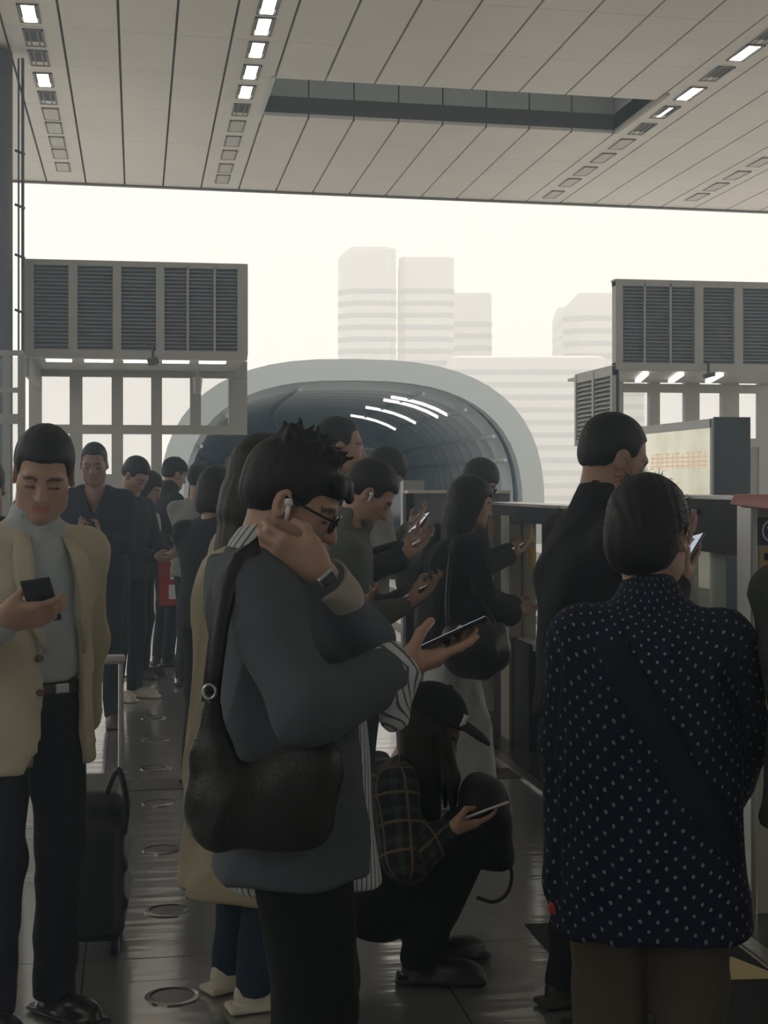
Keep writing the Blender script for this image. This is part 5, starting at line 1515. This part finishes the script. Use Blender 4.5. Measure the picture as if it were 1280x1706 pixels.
# ------------------------------------------------------------------ crouching woman with cap
p = Person('crouching woman in black cap and plaid shirt looking at her phone', 715, 4.6, 84, 1.62, .0, (.44, .27, .19))
J = p.J
p.hc = J(716, 1212, 4.6); p.neck = J(676, 1272, 4.6); p.sh = [J(668, 1310, 4.76), J(660, 1315, 4.44)]
p.hips = [J(640, 1500, 4.69), J(640, 1500, 4.51)]; p.knees = [J(792, 1385, 4.72), J(775, 1392, 4.46)]; p.ankles = [J(712, 1575, 4.70), J(700, 1578, 4.50)]
for a in p.ankles: a[2] = .085
p.set_head(32, -4)
p.arms[1] = (p.sh[1], J(672, 1432, 4.34), J(748, 1386, 4.40)); p.arms[0] = (p.sh[0], J(720, 1420, 4.8), J(775, 1378, 4.62))
k = p.k; S = SDF(); p.add_head(S); p.add_neck(S, .05)
S.cap(p.neck - V3(0, 0, .05), J(645, 1450, 4.6), .06, .09, .05); R = {}
for i in (0, 1):
    sh, el, wr = p.arms[i]; S.chain([p.neck - V3(0, 0, .06), sh, el, wr], [.05, .042, .036, .026], .02)
    R[i] = p.add_hand(S, wr, side=1 if i else -1, fdir=p.D(.9, .15 if i else -.15, .22), palm=p.D(-.25, .3, .85), **HOLD)
sdf_mesh('body', S, (-.4, -.3, .15), (.4, .4, 1.0), .006, M_skin_, p.root, p.head_col)
p.phone('pale phone held by the crouching woman', p.arms[1][2], R[1], c=(.120, .006, -.028), body=M_white, tilt=4, screen=False)
S = SDF(); hipm = J(632, 1470, 4.6)
S.cap(hipm, J(652, 1345, 4.6), .135, .135, .05, flat=((0, 1, 0), .85)); S.cap(J(652, 1345, 4.6), p.neck - V3(0, 0, .03), .125, .06, .05)
for i in (0, 1): S.cap(p.neck + (p.sh[i] - p.neck) * .4, p.sh[i], .05, .062, .04); p.sleeve(S, i, .07, .064, .056, upto=.90)
S.cap(J(615, 1420, 4.6), J(600, 1485, 4.6), .07, .03, .04, flat=((0, 1, 0), .5)); S.wrinkle(.008, (22, 22, 22), 71)
sdf_mesh('plaid_shirt', S, (-.38, -.38, .08), (.38, .3, .85), .0085, M_plaid, p.root, cloth_uv([(hipm, J(655, 1320, 4.6), .15), (p.sh[1], p.arms[1][1], .065), (p.arms[1][1], p.arms[1][2], .06), (p.sh[0], p.arms[0][1], .065), (p.arms[0][1], p.arms[0][2], .06)]))
S = SDF(); S.ell(J(632, 1505, 4.6), (.155, .14, .11), .04)
for h, kn, an in zip(p.hips, p.knees, p.ankles): S.chain([h, kn, an], [.10, .075, .06], .03)
S.wrinkle(.006, (16, 16, 16), 72); S.half((0, 0, .05), (0, 0, -1), .005)
sdf_mesh('trousers', S, (-.35, -.42, .03), (.35, .35, .65), .010, fabric((0.007, 0.008, 0.010)), p.root)
p.shoes(mat('shoe_black_canvas', (.012, .012, .014), .5))
# hair and cap
S = SDF(); S.frame(p.hc, p.HR, p.hs); S.ell((0, -.02, .02), (.086, .105, .09), .02); S.box((0, .165, -.155), (.2, .115, .2), .02, .03, 's'); S.frame()
q = p.hc
S.loft([(-.42, 0, -.03, .11, .06), (-.2, 0, -.035, .10, .07), (0, 0, -.02, .085, .08)], .03, o=q, R=I3)
for sx in (-1, 1): S.chain([q + V3(sx * .07, .03, .0), q + V3(sx * .075, .06, -.14), q + V3(sx * .08, .06, -.26)], [.02, .022, .008], .02)
sdf_mesh('hair', S, q - V3(.17, .2, .45), q + V3(.17, .2, .16), .008, M_hairb, p.root)
M_cap = fabric((0.010, 0.011, 0.014))
cp = add_cap(p, M_cap)
f = lambda *a: p.hc + p.HR @ (V3(*a) * p.hs)
# embroidered mark on the front quarter
an = math.radians(38)
for dz, ww in ((.0, .011), (.014, .008), (.026, .005)):
    c0 = V3(math.sin(an) * .089, -.012 + math.cos(an) * .109, .066 + dz); n_ = V3(math.sin(an), math.cos(an), .15); n_ = nrm(n_); tt = nrm(np.cross(V3(0, 0, 1), n_)); uu = np.cross(n_, tt)
    MB().hexa([f(*(c0 + tt * x * ww + uu * y * .007 + n_ * z)) for z in (-.012, .004) for x, y in ((-1, -1), (1, -1), (1, 1), (-1, 1))]).build('embroidered_mark', M_white, cp)
# bag on her lap
c = W(806, 1358, 4.52)
e = tag(empty('lap_backpack', c, p.th), 'black backpack with loop strap on the crouching woman knees', 'backpack')
S = SDF(); S.ell((0, 0, .03), (.13, .085, .10), .03); S.box((0, .01, -.06), (.12, .07, .09), .05, .04); S.wrinkle(.006, (18, 18, 18), 81)
sdf_mesh('bag_body', S, (-.18, -.15, -.2), (.18, .15, .18), .009, fabric((0.008, 0.009, 0.011), .6), e)
MB().tube(spline([(.06, .05, -.10), (.06, .075, -.16), (.06, .06, -.22), (.06, .02, -.245), (.06, -.03, -.23)]), .006, 8).build('strap', M_leather, e, smooth=True)

# ------------------------------------------------------------------ red carrier bag in the far left crowd
c = W(285, 1008, 11.6)
e = tag(empty('carrier_bag', (c.x, c.y, c.z), -YAW), 'red carrier bag with white print held in the far left crowd', 'bag')
w, h, t = .085, .44, .05
MB().hexa([(-w, -t, 0), (w, -t, 0), (w, t, 0), (-w, t, 0), (-w * 1.1, -t * .6, h), (w * 1.1, -t * .6, h), (w * 1.1, t * .6, h), (-w * 1.1, t * .6, h)]).build('bag_body', mat('carrier_red', (0.38, 0.03, 0.03), .5), e)
for (z0, z1, x0, x1) in ((.05, .16, -.01, .075), (.2, .30, .0, .07), (.33, .37, .0, .05)):
    MB().hexa([(x0, -t - .004 + z0 * .045, z0), (x1, -t - .004 + z0 * .045, z0), (x1, -t + .004 + z0 * .045, z0), (x0, -t + .004 + z0 * .045, z0), (x0, -t - .004 + z1 * .045, z1), (x1, -t - .004 + z1 * .045, z1), (x1, -t + .004 + z1 * .045, z1), (x0, -t + .004 + z1 * .045, z1)]).build('white_print', M_whitepr, e)
for yy in (-.03, .03): MB().tube([(-.05, yy, h - .02), (-.03, yy, h + .10), (.03, yy, h + .10), (.05, yy, h - .02)], .005, 6).build('handle', M_red, e, smooth=True)
